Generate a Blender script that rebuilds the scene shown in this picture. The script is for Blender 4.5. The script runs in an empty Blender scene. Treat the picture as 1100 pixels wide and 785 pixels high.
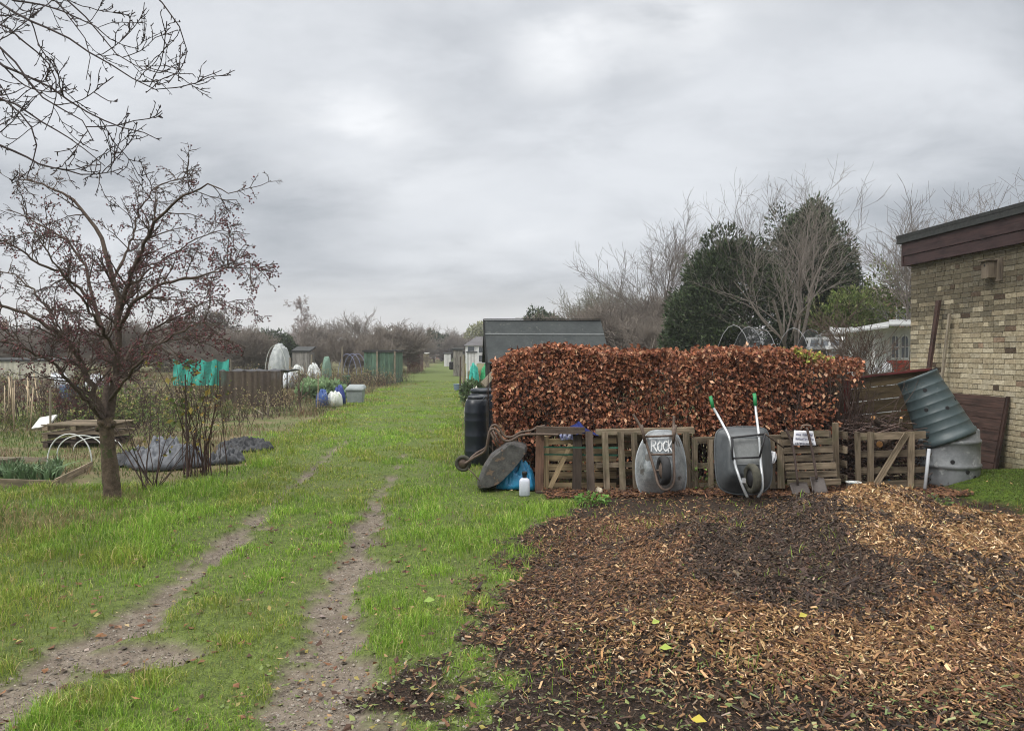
import bpy, math, random
import numpy as np
from mathutils import Vector, Matrix
random.seed(5)
rng = np.random.default_rng(11)
scn = bpy.context.scene
COL = scn.collection

# ------------------------------------------------------------------ camera model (26 mm phone lens, 1.7 m above the grass)
F, CX, CY, HZ, CAMH = 794.0, 550.0, 392.5, 379.0, 1.7
PIT = math.atan((CY - HZ) / F)
def at(u, v, Y):
    """world point at distance Y along the view axis for a position measured in the photograph"""
    a, b = (u - CX) / F, (CY - v) / F
    dx, dy, dz = a, math.cos(PIT) + b * math.sin(PIT), -math.sin(PIT) + b * math.cos(PIT)
    k = Y / dy
    return np.array([dx * k, Y, CAMH + dz * k])
def gnd(u, v):
    p = at(u, v, 1.0); d = p - np.array([0, 0, CAMH]); k = -CAMH / d[2]
    return np.array([d[0] * k, d[1] * k, 0.0])

# ------------------------------------------------------------------ numpy value noise
_P = rng.random((256, 256))
def vnoise(x, y):
    x = np.asarray(x, float); y = np.asarray(y, float)
    xi = np.floor(x).astype(int); yi = np.floor(y).astype(int)
    fx = x - xi; fy = y - yi
    fx = fx * fx * (3 - 2 * fx); fy = fy * fy * (3 - 2 * fy)
    g = lambda a, b: _P[a & 255, b & 255]
    return ((g(xi, yi) * (1 - fx) + g(xi + 1, yi) * fx) * (1 - fy) + (g(xi, yi + 1) * (1 - fx) + g(xi + 1, yi + 1) * fx) * fy)
def fbm(x, y, o=4):
    s, a, t = 0, 1.0, 0
    for i in range(o):
        s = s + a * vnoise(np.asarray(x) * 2 ** i + 17.3 * i, np.asarray(y) * 2 ** i + 9.1 * i); t += a; a *= .5
    return s / t
def sstep(a, b, x):
    t = np.clip((np.asarray(x, float) - a) / (b - a), 0, 1); return t * t * (3 - 2 * t)

# ------------------------------------------------------------------ meshes
def link(name, me, mat=None, parent=None, smooth=False):
    o = bpy.data.objects.new(name, me); COL.objects.link(o)
    if mat: me.materials.append(mat)
    if parent: o.parent = parent
    me.polygons.foreach_set('use_smooth', np.full(len(me.polygons), bool(smooth)))
    return o
def arrays(name, verts, faces, mat=None, parent=None, tint=None, grain=None, smooth=False):
    """verts (N,3); faces: list of (M,k) index arrays"""
    me = bpy.data.meshes.new(name)
    verts = np.asarray(verts, np.float32)
    faces = [np.asarray(f, np.int32) for f in (faces if isinstance(faces, list) else [faces]) if len(f)]
    me.vertices.add(len(verts)); me.vertices.foreach_set('co', verts.ravel())
    li = np.concatenate([f.ravel() for f in faces]) if faces else np.zeros(0, np.int32)
    tot = np.concatenate([np.full(len(f), f.shape[1], np.int32) for f in faces])
    st = np.concatenate([[0], np.cumsum(tot)[:-1]]).astype(np.int32)
    me.loops.add(len(li)); me.loops.foreach_set('vertex_index', li)
    me.polygons.add(len(tot)); me.polygons.foreach_set('loop_start', st)
    try: me.polygons.foreach_set('loop_total', tot)
    except Exception: pass
    if tint is not None:
        tint = np.asarray(tint, np.float32)
        if tint.ndim == 1: tint = np.repeat(tint[:, None], 3, 1)
        c = np.ones((len(verts), 4), np.float32); c[:, :3] = tint
        me.attributes.new('tint', 'FLOAT_COLOR', 'POINT').data.foreach_set('color', c.ravel())
    if grain is not None:
        me.attributes.new('grain', 'FLOAT_VECTOR', 'POINT').data.foreach_set('vector', np.asarray(grain, np.float32).ravel())
    me.update(calc_edges=True); me.validate()
    return link(name, me, mat, parent, smooth)

class MB:
    """collects boxes, tubes, lofts ... and builds them as ONE mesh object"""
    def __init__(s): s.v = []; s.f = {}; s.t = []; s.g = []; s.n = 0
    def add(s, v, faces, tint=1.0, grain=None):
        v = np.asarray(v, float); s.v.append(v)
        s.t.append(np.full((len(v), 3), 1.0) * np.asarray(tint, float))
        s.g.append(v.copy() if grain is None else np.asarray(grain, float))
        for f in faces:
            f = np.asarray(f, int)
            if f.ndim == 1: f = f[None]
            s.f.setdefault(f.shape[1], []).append(f + s.n)
        s.n += len(v); return s
    def box(s, c, size, rot=None, tint=None, jit=0.0, taper=None):
        h = np.array(size, float) / 2
        l = np.array([[x, y, z] for x in (-1, 1) for y in (-1, 1) for z in (-1, 1)], float) * h
        a = int(np.argmax(size)); b, d = [i for i in range(3) if i != a]
        off = rng.random(3) * 50
        g = np.stack([l[:, a] + off[0], l[:, b] + off[1], l[:, d] + off[2]], 1)
        if jit: l = l + rng.normal(0, jit, l.shape)
        if rot is not None: l = l @ np.array(rot).T
        fs = np.array([[0, 1, 3, 2], [4, 6, 7, 5], [0, 4, 5, 1], [2, 3, 7, 6], [0, 2, 6, 4], [1, 5, 7, 3]])
        return s.add(l + np.array(c, float), [fs], rng.uniform(.62, 1.25) if tint is None else tint, g)
    def bar(s, p, q, w, t, up=(0, -1, 0), tint=None, jit=.002):
        """a plank from p to q, w wide across, t thick along up"""
        p = np.array(p, float); q = np.array(q, float); d = q - p; L = np.linalg.norm(d); d /= L
        up = np.array(up, float); up = up - d * (up @ d); up /= np.linalg.norm(up)
        sd = np.cross(up, d)
        return s.box((p + q) / 2, (L, w, t), np.stack([d, sd, up], 1), tint, jit)
    def tube(s, pts, rad, n=8, tint=1.0, caps=True, closed=False):
        pts = np.asarray(pts, float); m = len(pts)
        rad = np.full(m, rad, float) if np.isscalar(rad) else np.asarray(rad, float)
        if closed: tan = np.roll(pts, -1, 0) - np.roll(pts, 1, 0)
        else: tan = np.gradient(pts, axis=0)
        tan /= np.linalg.norm(tan, axis=1)[:, None] + 1e-9
        u = np.cross(tan[0], [0.31, .2, .93]); u /= np.linalg.norm(u)
        ring = []; L = 0; gr = []
        for i in range(m):
            u = u - tan[i] * (u @ tan[i]); u /= np.linalg.norm(u); w = np.cross(tan[i], u)
            if i: L += np.linalg.norm(pts[i] - pts[i - 1])
            for k in range(n):
                a = 2 * math.pi * k / n
                ring.append(pts[i] + rad[i] * (math.cos(a) * u + math.sin(a) * w)); gr.append((L, a * .1, 0))
        idx = np.arange(m * n).reshape(m, n)
        A = idx if closed else idx[:-1]; B = np.roll(idx, -1, 0) if closed else idx[1:]
        q = np.stack([A, np.roll(A, -1, 1), np.roll(B, -1, 1), B], -1).reshape(-1, 4)
        fs = [q]
        if caps and not closed: fs += [idx[0][::-1][None], idx[-1][None]]
        return s.add(ring, fs, tint, gr)
    def lathe(s, prof, c, axis=(0, 0, 1), n=32, tint=1.0, caps=(True, True)):
        """prof: (radius, height) list"""
        ax = np.array(axis, float); ax /= np.linalg.norm(ax)
        u = np.cross(ax, [.0, 1, 0.02]); u /= np.linalg.norm(u); w = np.cross(ax, u)
        a = np.arange(n) * 2 * math.pi / n
        V = np.concatenate([np.array(c) + ax * h + r * (np.cos(a)[:, None] * u + np.sin(a)[:, None] * w) for r, h in prof])
        idx = np.arange(len(prof) * n).reshape(-1, n)
        q = np.stack([idx[:-1], np.roll(idx[:-1], -1, 1), np.roll(idx[1:], -1, 1), idx[1:]], -1).reshape(-1, 4)
        fs = [q]
        if caps[0]: fs.append(idx[0][::-1][None])
        if caps[1]: fs.append(idx[-1][None])
        return s.add(V, fs, tint)
    def loft(s, rings, tint=1.0, cap0=False, cap1=True):
        """rings: list of (n,3) closed outlines"""
        R = np.array(rings, float); m, n, _ = R.shape
        idx = np.arange(m * n).reshape(m, n)
        q = np.stack([idx[:-1], np.roll(idx[:-1], -1, 1), np.roll(idx[1:], -1, 1), idx[1:]], -1).reshape(-1, 4)
        fs = [q]
        if cap0: fs.append(idx[0][::-1][None])
        if cap1: fs.append(idx[-1][None])
        return s.add(R.reshape(-1, 3), fs, tint)
    def sheet(s, P, tint=1.0, closed=False):
        """P (a,b,3) grid of points"""
        P = np.asarray(P, float); a, b, _ = P.shape
        idx = np.arange(a * b).reshape(a, b)
        q = np.stack([idx[:-1, :-1], idx[:-1, 1:], idx[1:, 1:], idx[1:, :-1]], -1).reshape(-1, 4)
        return s.add(P.reshape(-1, 3), [q], tint)
    def build(s, name, mat, parent=None, smooth=False, origin=None):
        v = np.concatenate(s.v)
        if parent is not None: v = v - np.array(parent.location)
        return arrays(name, v, [np.concatenate(x) for x in s.f.values()], mat, parent, np.concatenate(s.t), np.concatenate(s.g), smooth)

def solid(o, t, off=0):
    m = o.modifiers.new('Solidify', 'SOLIDIFY'); m.thickness = t; m.offset = off; return o
def bevel(o, w, seg=2):
    m = o.modifiers.new('Bevel', 'BEVEL'); m.width = w; m.segments = seg; m.limit_method = 'ANGLE'; return o
def tag(o, label=None, cat=None, group=None, kind=None):
    if label: o['label'] = label
    if cat: o['category'] = cat
    if group: o['group'] = group
    if kind: o['kind'] = kind
    return o
def thing(name, loc, label, cat, group=None):
    o = bpy.data.objects.new(name, None); COL.objects.link(o); o.location = tuple(float(x) for x in loc); o.empty_display_size = .1
    return tag(o, label, cat, group)
def curve(pts, n=40):
    """smooth path through points (Catmull-Rom)"""
    P = np.asarray(pts, float); P = np.concatenate([[2 * P[0] - P[1]], P, [2 * P[-1] - P[-2]]])
    out = []; m = len(P) - 3; k = max(2, n // m)
    for i in range(m):
        p0, p1, p2, p3 = P[i:i + 4]
        for t in np.linspace(0, 1, k, endpoint=False):
            out.append(.5 * ((2 * p1) + (-p0 + p2) * t + (2 * p0 - 5 * p1 + 4 * p2 - p3) * t * t + (-p0 + 3 * p1 - 3 * p2 + p3) * t ** 3))
    out.append(P[-2]); return np.array(out)

# ------------------------------------------------------------------ materials
def nt(name):
    m = bpy.data.materials.new(name); m.use_nodes = True; t = m.node_tree
    b = t.nodes['Principled BSDF']
    return m, t, b
def N(t, typ, **kw):
    n = t.nodes.new('ShaderNode' + typ)
    for k, v in kw.items():
        if k in n.inputs.keys(): n.inputs[k].default_value = v
        else: setattr(n, k, v)
    return n
def L(t, a, b): t.links.new(a, b)
def mix(t, fac, a, b, mode='MIX'):
    n = t.nodes.new('ShaderNodeMix'); n.data_type = 'RGBA'; n.blend_type = mode
    for s, v in ((n.inputs[0], fac), (n.inputs[6], a), (n.inputs[7], b)):
        if hasattr(v, 'links'): t.links.new(v, s)
        elif isinstance(v, (int, float)): s.default_value = v
        else: s.default_value = (*v[:3], 1)
    return n.outputs[2]
def mth(t, op, a, b=0.0, c=None):
    n = t.nodes.new('ShaderNodeMath'); n.operation = op
    for s, v in zip(n.inputs, (a, b, c)):
        if v is None: continue
        if hasattr(v, 'links'): t.links.new(v, s)
        else: s.default_value = v
    return n.outputs[0]
def ramp(t, fac, lo, hi):
    n = t.nodes.new('ShaderNodeMapRange'); n.interpolation_type = 'SMOOTHSTEP'
    n.inputs[1].default_value = lo; n.inputs[2].default_value = hi; L(t, fac, n.inputs[0]); return n.outputs[0]
def noise(t, vec, scale, detail=4, rough=.6, dist=0):
    n = N(t, 'TexNoise', Scale=scale, Detail=detail, Roughness=rough, Distortion=dist)
    if vec is not None: L(t, vec, n.inputs['Vector'])
    return n.outputs['Fac']
def obump(t, b, h, strength=.3, dist=.01):
    n = N(t, 'Bump', Strength=strength, Distance=dist); L(t, h, n.inputs['Height']); L(t, n.outputs[0], b.inputs['Normal'])
def tintnode(t): return N(t, 'Attribute', attribute_name='tint').outputs['Color']

def mat(name, c1, c2=None, scale=6, rough=.75, spec=.35, metal=0.0, bump=.25, bdist=.01, tint=True, detail=5, alpha=None, spots=None):
    """mottled surface between c1 and c2, in object space"""
    m, t, b = nt(name); c2 = c2 or tuple(x * .6 for x in c1)
    tc = N(t, 'TexCoord').outputs['Object']
    n1 = noise(t, tc, scale, detail, .65); n2 = noise(t, tc, scale * 7, 3, .6)
    f = ramp(t, mth(t, 'ADD', mth(t, 'MULTIPLY', n1, .7), mth(t, 'MULTIPLY', n2, .3)), .36, .64)
    col = mix(t, f, c1, c2)
    if spots: col = mix(t, ramp(t, noise(t, tc, spots[1], 4, .6), spots[2], spots[2] + .06), col, spots[0])
    if tint: col = mix(t, 1.0, col, tintnode(t), 'MULTIPLY')
    L(t, col, b.inputs['Base Color'])
    b.inputs['Roughness'].default_value = rough; b.inputs['Metallic'].default_value = metal
    b.inputs['Specular IOR Level'].default_value = spec
    if bump: obump(t, b, n2, bump, bdist)
    if alpha is not None: b.inputs['Alpha'].default_value = alpha
    return m
def wood(name, c1, c2, rough=.85, green=None):
    """weathered timber, grain along the longest side of every board"""
    m, t, b = nt(name)
    g = N(t, 'Attribute', attribute_name='grain').outputs['Vector']
    mp = N(t, 'Mapping'); mp.inputs['Scale'].default_value = (2.2, 55, 55); L(t, g, mp.inputs['Vector'])
    n1 = noise(t, mp.outputs[0], 1.0, 5, .65, .4)
    mp2 = N(t, 'Mapping'); mp2.inputs['Scale'].default_value = (1.5, 6, 6); L(t, g, mp2.inputs['Vector'])
    n2 = noise(t, mp2.outputs[0], 1.6, 4, .6)
    col = mix(t, ramp(t, n1, .34, .66), c1, c2)
    col = mix(t, ramp(t, n2, .42, .75), col, tuple(x * .45 for x in c2))
    if green: col = mix(t, mth(t, 'MULTIPLY', ramp(t, noise(t, g, 3.2, 4), .5, .7), .6), col, green)
    col = mix(t, 1.0, col, tintnode(t), 'MULTIPLY')
    L(t, col, b.inputs['Base Color']); b.inputs['Roughness'].default_value = rough; b.inputs['Specular IOR Level'].default_value = .25
    obump(t, b, n1, .5, .004)
    return m
def leafmat(name, trans=.25, rough=.6, spec=.3):
    """foliage: colour from the leaf's own tint, a little light through it"""
    m, t, b = nt(name); c = tintnode(t)
    L(t, c, b.inputs['Base Color']); b.inputs['Roughness'].default_value = rough; b.inputs['Specular IOR Level'].default_value = spec
    if trans:
        tr = N(t, 'BsdfTranslucent'); L(t, c, tr.inputs[0]); mx = N(t, 'MixShader'); mx.inputs[0].default_value = trans
        L(t, b.outputs[0], mx.inputs[1]); L(t, tr.outputs[0], mx.inputs[2]); L(t, mx.outputs[0], t.nodes['Material Output'].inputs[0])
    return m
LEAF = leafmat('leaf_tissue'); LEAFD = leafmat('dry_leaf_tissue', .15, .7, .25); GRASSM = leafmat('grass_blade', .3, .5, .35)
NEEDLE = leafmat('dark_needles', .06, .6, .3)
CHIPM = leafmat('wood_chip', 0, .75, .3)
BARK = mat('bark', (.10, .075, .058), (.05, .038, .031), 30, .9, .2, bump=.8, bdist=.01)
BARKG = mat('grey_bark', (.16, .135, .115), (.085, .075, .062), 20, .9, .2, bump=.5)
BARKM = mat('mossy_bark', (.16, .12, .085), (.07, .052, .038), 14, .95, .2, bump=1.0, bdist=.02, spots=((.07, .08, .035), 9, .56))
TWIG = mat('twig', (.075, .048, .04), (.05, .035, .03), 12, .8, .3, bump=0)

# ------------------------------------------------------------------ branching
def unit(v): return v / (np.linalg.norm(v, axis=-1, keepdims=True) + 1e-9)
def level(start, d, length, r0, r1, n, wig, trop, rg):
    K = len(start); P = np.zeros((K, n + 1, 3)); P[:, 0] = start; d = unit(d)
    for i in range(n):
        d = unit(d + rg.normal(0, wig, (K, 3)) + np.asarray(trop))
        P[:, i + 1] = P[:, i] + d * (length / n)[:, None]
    tt = np.linspace(0, 1, n + 1)[None]
    return P, r0[:, None] * (1 - tt) + r1[:, None] * tt
def spawn(P, R, per, t0, t1, ang, ratio, rr, rg, tl=.5, flat=0):
    K, n1, _ = P.shape; n = n1 - 1
    par = np.repeat(np.arange(K), per); t = rg.uniform(t0, t1, len(par)) * n * .9999
    i = t.astype(int); f = t - i
    st = P[par, i] * (1 - f)[:, None] + P[par, i + 1] * f[:, None]
    tan = unit(P[par, i + 1] - P[par, i])
    rnd = rg.normal(0, 1, (len(par), 3)); rnd[:, 2] *= (1 - flat)
    perp = unit(rnd - tan * (rnd * tan).sum(1, keepdims=True))
    a = np.radians(rg.normal(ang, 9, len(par)))[:, None]
    d = tan * np.cos(a) + perp * np.sin(a)
    plen = np.linalg.norm(np.diff(P, axis=1), axis=2).sum(1)
    ln = plen[par] * ratio * (1 - tl * t / n) * rg.uniform(.65, 1.2, len(par))
    rad = (R[par, i] * (1 - f) + R[par, i + 1] * f) * rr
    return st, d, ln, rad
def tubes(sets, sides=4):
    """sets: list of (P (K,n,3), R (K,n)) -> verts, quads"""
    V, Q, n0 = [], [], 0
    for P, R in sets:
        K, n, _ = P.shape
        if not K: continue
        tan = unit(np.gradient(P, axis=1)); ref = np.where(np.abs(tan[..., 2:3]) > .9, [1., 0, 0], [0., 0, 1.])
        u = unit(np.cross(tan, ref)); w = np.cross(tan, u)
        a = np.arange(sides) * 2 * math.pi / sides
        ring = P[:, :, None] + R[:, :, None, None] * (np.cos(a)[None, None, :, None] * u[:, :, None] + np.sin(a)[None, None, :, None] * w[:, :, None])
        idx = (np.arange(K * n * sides) + n0).reshape(K, n, sides)
        q = np.stack([idx[:, :-1], np.roll(idx[:, :-1], -1, 2), np.roll(idx[:, 1:], -1, 2), idx[:, 1:]], -1).reshape(-1, 4)
        V.append(ring.reshape(-1, 3)); Q.append(q); n0 += K * n * sides
    return np.concatenate(V), np.concatenate(Q)
def leaves(c, d, nrm, ln, wd, fold=.25):
    """c base points, d direction, nrm approx normal: one folded leaf (2 triangles) each -> verts, tris"""
    d = unit(d); s = unit(np.cross(d, nrm)); n = np.cross(s, d)
    ln = ln[:, None]; wd = wd[:, None]
    a = c; tip = c + d * ln; m = c + d * ln * .45
    l = m + s * wd / 2 + n * wd * fold; r = m - s * wd / 2 + n * wd * fold
    V = np.stack([a, l, tip, r], 1).reshape(-1, 3); k = np.arange(len(c))[:, None] * 4
    return V, np.concatenate([k + np.array([[0, 1, 2]]), k + np.array([[0, 2, 3]])])
def palette(n, cols, w=None, jit=.18, rg=rng):
    cols = np.array(cols, float); i = rg.choice(len(cols), n, p=None if w is None else np.array(w) / sum(w))
    return np.clip(cols[i] * np.exp(rg.normal(0, jit, (n, 1))) * np.exp(rg.normal(0, jit * .16, (n, 3))), 0, 1)

# ================================================================== camera, sky, sun
cam = bpy.data.cameras.new('camera'); camo = bpy.data.objects.new('camera', cam); COL.objects.link(camo)
cam.sensor_width = 36; cam.lens = 36 * F / 1100; cam.clip_end = 3000; cam.clip_start = .05
camo.location = (0, 0, CAMH); camo.rotation_euler = (math.pi / 2 - PIT, 0, 0); scn.camera = camo
SUN_EL, SUN_AZ = math.radians(43), math.radians(232)      # azimuth clockwise from the view axis (north)
w = bpy.data.worlds.new('World'); scn.world = w; w.use_nodes = True; t = w.node_tree
for n in list(t.nodes): t.nodes.remove(n)
out = N(t, 'OutputWorld'); sky = N(t, 'TexSky'); sky.sky_type = 'NISHITA'; sky.sun_disc = False
sky.sun_elevation = SUN_EL; sky.sun_rotation = SUN_AZ; sky.dust_density = 3
bg1 = N(t, 'Background', Strength=.09); L(t, sky.outputs[0], bg1.inputs[0])
tc = N(t, 'TexCoord').outputs['Generated']
sep = N(t, 'SeparateXYZ'); L(t, tc, sep.inputs[0])
zz = mth(t, 'ADD', mth(t, 'MAXIMUM', sep.outputs[2], 0), .26)
cmb = N(t, 'CombineXYZ'); L(t, mth(t, 'DIVIDE', sep.outputs[0], zz), cmb.inputs[0]); L(t, mth(t, 'DIVIDE', sep.outputs[1], zz), cmb.inputs[1])
mp = N(t, 'Mapping'); mp.inputs['Rotation'].default_value = (0, 0, .5); mp.inputs['Scale'].default_value = (.95, 1.3, 1); mp.inputs['Location'].default_value = (3.1, 1.7, 0)
L(t, cmb.outputs[0], mp.inputs[0])
na = noise(t, mp.outputs[0], .75, 6, .52, .35); nb = noise(t, mp.outputs[0], 2.6, 6, .6, .3)
nn = mth(t, 'ADD', mth(t, 'MULTIPLY', na, .68), mth(t, 'MULTIPLY', nb, .32))
col = mix(t, ramp(t, nn, .35, .65), (.335, .358, .39), (.635, .655, .685))
# thin places in the cloud sheet where more daylight comes through
thin = None
for u, v, s, k in ((385, 125, .05, .30), (600, 65, .06, .46), (715, 8, .10, .48), (420, 190, .12, .12), (120, 150, .17, .10), (960, 130, .12, .05), (480, 345, .16, .10)):
    d = at(u, v, 1.0) - np.array([0, 0, CAMH]); d /= np.linalg.norm(d)
    vs = N(t, 'VectorMath', operation='SUBTRACT'); L(t, tc, vs.inputs[0]); vs.inputs[1].default_value = d
    sc_ = N(t, 'VectorMath', operation='MULTIPLY'); L(t, vs.outputs[0], sc_.inputs[0]); sc_.inputs[1].default_value = (1, 1, 1.7)
    ln = N(t, 'VectorMath', operation='LENGTH'); L(t, sc_.outputs[0], ln.inputs[0])
    f = ramp(t, mth(t, 'ADD', ln.outputs['Value'], mth(t, 'MULTIPLY', mth(t, 'SUBTRACT', nb, .5), s * 5.0)), s * 1.9, 0)
    f = mth(t, 'MULTIPLY', mth(t, 'MULTIPLY', f, ramp(t, nn, .36, .60)), k * 1.05); thin = f if thin is None else mth(t, 'ADD', thin, f)
col = mix(t, thin, col, (1.25, 1.25, 1.25))
# the cloud is brightest overhead (above the frame), a little warm low down
col = mix(t, ramp(t, sep.outputs[2], .12, .0), col, (.60, .595, .58))
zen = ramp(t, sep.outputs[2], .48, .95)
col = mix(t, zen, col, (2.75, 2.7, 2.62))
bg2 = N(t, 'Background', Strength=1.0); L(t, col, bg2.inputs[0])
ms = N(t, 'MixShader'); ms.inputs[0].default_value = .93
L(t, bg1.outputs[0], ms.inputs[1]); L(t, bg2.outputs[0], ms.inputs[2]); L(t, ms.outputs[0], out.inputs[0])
sl = bpy.data.lights.new('sun', 'SUN'); sl.energy = 1.5; sl.angle = math.radians(16); sl.color = (1, .97, .92)
so = bpy.data.objects.new('sun', sl); COL.objects.link(so)
sd = Vector((math.sin(SUN_AZ) * math.cos(SUN_EL), math.cos(SUN_AZ) * math.cos(SUN_EL), math.sin(SUN_EL)))
so.rotation_euler = sd.to_track_quat('Z', 'Y').to_euler(); so.location = (0, 0, 30)
vs_ = scn.view_settings; vs_.view_transform = 'Standard'; vs_.look = 'None'; vs_.gamma = 1; vs_.use_curve_mapping = False; vs_.exposure = 0.38
scn.cycles.use_denoising = True; scn.cycles.filter_width = 1.05
scn.cycles.max_bounces = 5; scn.cycles.diffuse_bounces = 3; scn.cycles.transparent_max_bounces = 12; scn.cycles.glossy_bounces = 2; scn.cycles.transmission_bounces = 3

# ================================================================== ground
def xl(y): return np.interp(y, [2, 3.6, 4.6, 5.7, 7.7, 11.2, 15.7, 30, 60], [-2.5, -2.47, -2.43, -2.45, -2.66, -2.95, -3.36, -4.5, -6.7])
def xr(y): return np.interp(y, [2, 3.3, 4.2, 5.2, 6.4, 8.1, 10.7, 13.4, 30, 60], [-.8, -.88, -1.06, -1.22, -1.33, -1.51, -1.68, -1.86, -2.95, -5])
def m_mud(x, y):
    n = (fbm(x * 2.2, y * 2.2) - .5) * .34 + (fbm(x * 9 + 40, y * 9) - .5) * .30
    a = np.abs(x - xl(y)) + n - np.interp(y, [2, 3.6, 5, 7, 8.5, 11, 15, 22], [.21, .18, .12, .08, .07, .03, -.02, -.25])
    b = np.abs(x - xr(y)) + n - np.interp(y, [2, 3.3, 4.2, 5.2, 6.4, 8.1, 10.7, 13, 22], [.36, .29, .18, .15, .11, .07, .02, -.05, -.3])
    s = (x - .0) ** 2 * 0 + np.hypot((x + 2.1) / .36, (y - 4.1) / .22) - 1 + n * 1.5    # bare patch beside the near track
    return sstep(.07, -.05, np.minimum(np.minimum(a, b), s * .3))
def xc(y): return np.interp(y, [2, 3.3, 4, 4.64, 5.5, 6.4, 7.2, 8.1, 8.7, 9.2], [-.35, -.38, -.42, -.42, -.3, -.12, .15, .55, 1.0, 1.15])
def m_chip(x, y):
    n = (fbm(x * 1.4 + 5, y * 1.4) - .5) * 1.3 + (fbm(x * 7, y * 7 + 3) - .5) * .7
    return sstep(-.25, .5, x - xc(y) + n) * sstep(9.6, 9.2, y)
def m_moss(x, y):
    n = (fbm(x * 2 + 9, y * 2 + 30) - .5) * .5
    return sstep(5.2, 5.5, x + n) * sstep(7.1, 7.5, y + n) * sstep(10.3, 9.7, y)
def edge_l(y): return np.where(y < 13, np.interp(y, [0, 8.5, 9.5, 11, 13], [-30, -9, -4.6, -4.2, -4.75]), -3.85 - .07 * y)
def edge_r(y): return .15 - .07 * y
def m_plot(x, y):
    """cultivated ground and weeds off the grass path"""
    n = (fbm(x * .8, y * .8 + 70) - .5) * 1.1
    l = sstep(.25, -.25, x - edge_l(y) + n)
    r = sstep(-.2, .3, x - edge_r(y) + n * .4) * sstep(9.2, 10.2, y)
    return np.maximum(l, r)
def m_dry(x, y):
    n = (fbm(x * 1.3 + 3, y * 1.3 + 8) - .5) * 1.2
    return np.maximum(sstep(.9, .2, np.hypot((x + 4.9) / 1.5, (y - 7.3) / .9) + n), .8 * sstep(.5, .62, fbm(x * .9 + 20, y * .9 + 2)) * sstep(4, 5.5, -x))
def heap(x, y):
    g = lambda cx, cy, sx, sy: np.exp(-((x - cx) / sx) ** 2 - ((y - cy) / sy) ** 2)
    h = .37 * g(2.85, 6.4, .95, .72) + .22 * g(3.9, 6.0, 1.1, 1.1) + .15 * g(1.7, 5.0, 1.3, .9) + .12 * g(3.3, 4.7, 1.4, .8) + .13 * g(1.45, 6.2, .45, .5) + .10 * g(1.0, 4.1, .9, .45) + .10 * g(2.3, 5.6, .9, .8) - .06 * g(2.05, 5.0, .5, .5)
    return h + (fbm(x * 2.1, y * 2.1) - .5) * .20 * sstep(0, .2, h) + (fbm(x * 6, y * 6) - .5) * .12 * sstep(0, .2, h)
def height(x, y):
    x = np.asarray(x, float); y = np.asarray(y, float)
    near = sstep(60, 20, y)
    z = (fbm(x * .5, y * .5) - .5) * .10 * near + (fbm(x * 3, y * 3) - .5) * .035 * near
    z = z - .045 * m_mud(x, y) + .15 * m_moss(x, y) * sstep(5.1, 6, x)
    return z + heap(x, y) * sstep(3, 3.6, y) - .0
def axis(a, b, s, lo, hi, g):
    c = list(np.arange(a, b, s)); v, d = b, s
    while v < hi: c.append(v); d *= g; v += d
    l = []; v, d = a - s, s
    while v > lo: l.append(v); d *= g; v -= d
    return np.array([lo] + l[::-1] + c + [hi])
gx = axis(-6.5, 7.2, .055, -900, 900, 1.13); gy = axis(2.4, 10.2, .055, -60, 1500, 1.06)
GX, GY = np.meshgrid(gx, gy, indexing='ij'); GZ = height(GX, GY)
idx = np.arange(GX.size).reshape(GX.shape)
gq = np.stack([idx[:-1, :-1], idx[1:, :-1], idx[1:, 1:], idx[:-1, 1:]], -1).reshape(-1, 4)
def ground_material():
    m, t, b = nt('ground_soil_and_turf'); tc = N(t, 'TexCoord').outputs['Object']
    A = lambda n: N(t, 'Attribute', attribute_name=n).outputs['Fac']
    n1 = noise(t, tc, 1.2, 6, .6); n2 = noise(t, tc, 14, 6, .7); n3 = noise(t, tc, 90, 4, .6); n4 = noise(t, tc, .18, 3, .5)
    nd = mth(t, 'ADD', mth(t, 'MULTIPLY', n2, .45), mth(t, 'MULTIPLY', n3, .55)); turf = mix(t, ramp(t, nd, .38, .62), (.045, .06, .018), (.12, .16, .035))
    turf = mix(t, mth(t, 'MULTIPLY', ramp(t, n1, .5, .75), .5), turf, (.12, .105, .06))
    mud = mix(t, ramp(t, n2, .3, .7), (.115, .092, .07), (.20, .168, .134)); mud = mix(t, mth(t, 'MULTIPLY', ramp(t, n1, .5, .66), .6), mud, (.075, .06, .048))
    mud = mix(t, ramp(t, n3, .62, .72), mud, (.36, .32, .27))
    chip = mix(t, ramp(t, n3, .4, .7), (.012, .009, .007), (.06, .038, .025))
    plot = mix(t, ramp(t, n1, .38, .62), (.085, .11, .032), (.15, .12, .07))
    plot = mix(t, ramp(t, n2, .55, .7), plot, (.06, .042, .03))
    moss = mix(t, ramp(t, n2, .3, .7), (.03, .055, .008), (.09, .14, .015))
    c = mix(t, A('plot'), turf, plot); c = mix(t, A('mud'), c, mud)
    c = mix(t, ramp(t, mth(t, 'ADD', A('chip'), mth(t, 'MULTIPLY', mth(t, 'SUBTRACT', n2, .5), .6)), .35, .6), c, chip)
    c = mix(t, A('moss'), c, moss)
    L(t, c, b.inputs['Base Color']); b.inputs['Roughness'].default_value = .9; b.inputs['Specular IOR Level'].default_value = .2
    obump(t, b, mth(t, 'ADD', n2, mth(t, 'MULTIPLY', n3, .5)), .6, .03)
    return m
ground = arrays('ground', np.stack([GX, GY, GZ], -1).reshape(-1, 3), gq, ground_material(), smooth=True)
for nm, fn in (('mud', m_mud), ('chip', m_chip), ('plot', m_plot), ('moss', m_moss)):
    ground.data.attributes.new(nm, 'FLOAT', 'POINT').data.foreach_set('value', fn(GX, GY).ravel().astype(np.float32))
tag(ground, kind='structure')

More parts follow.
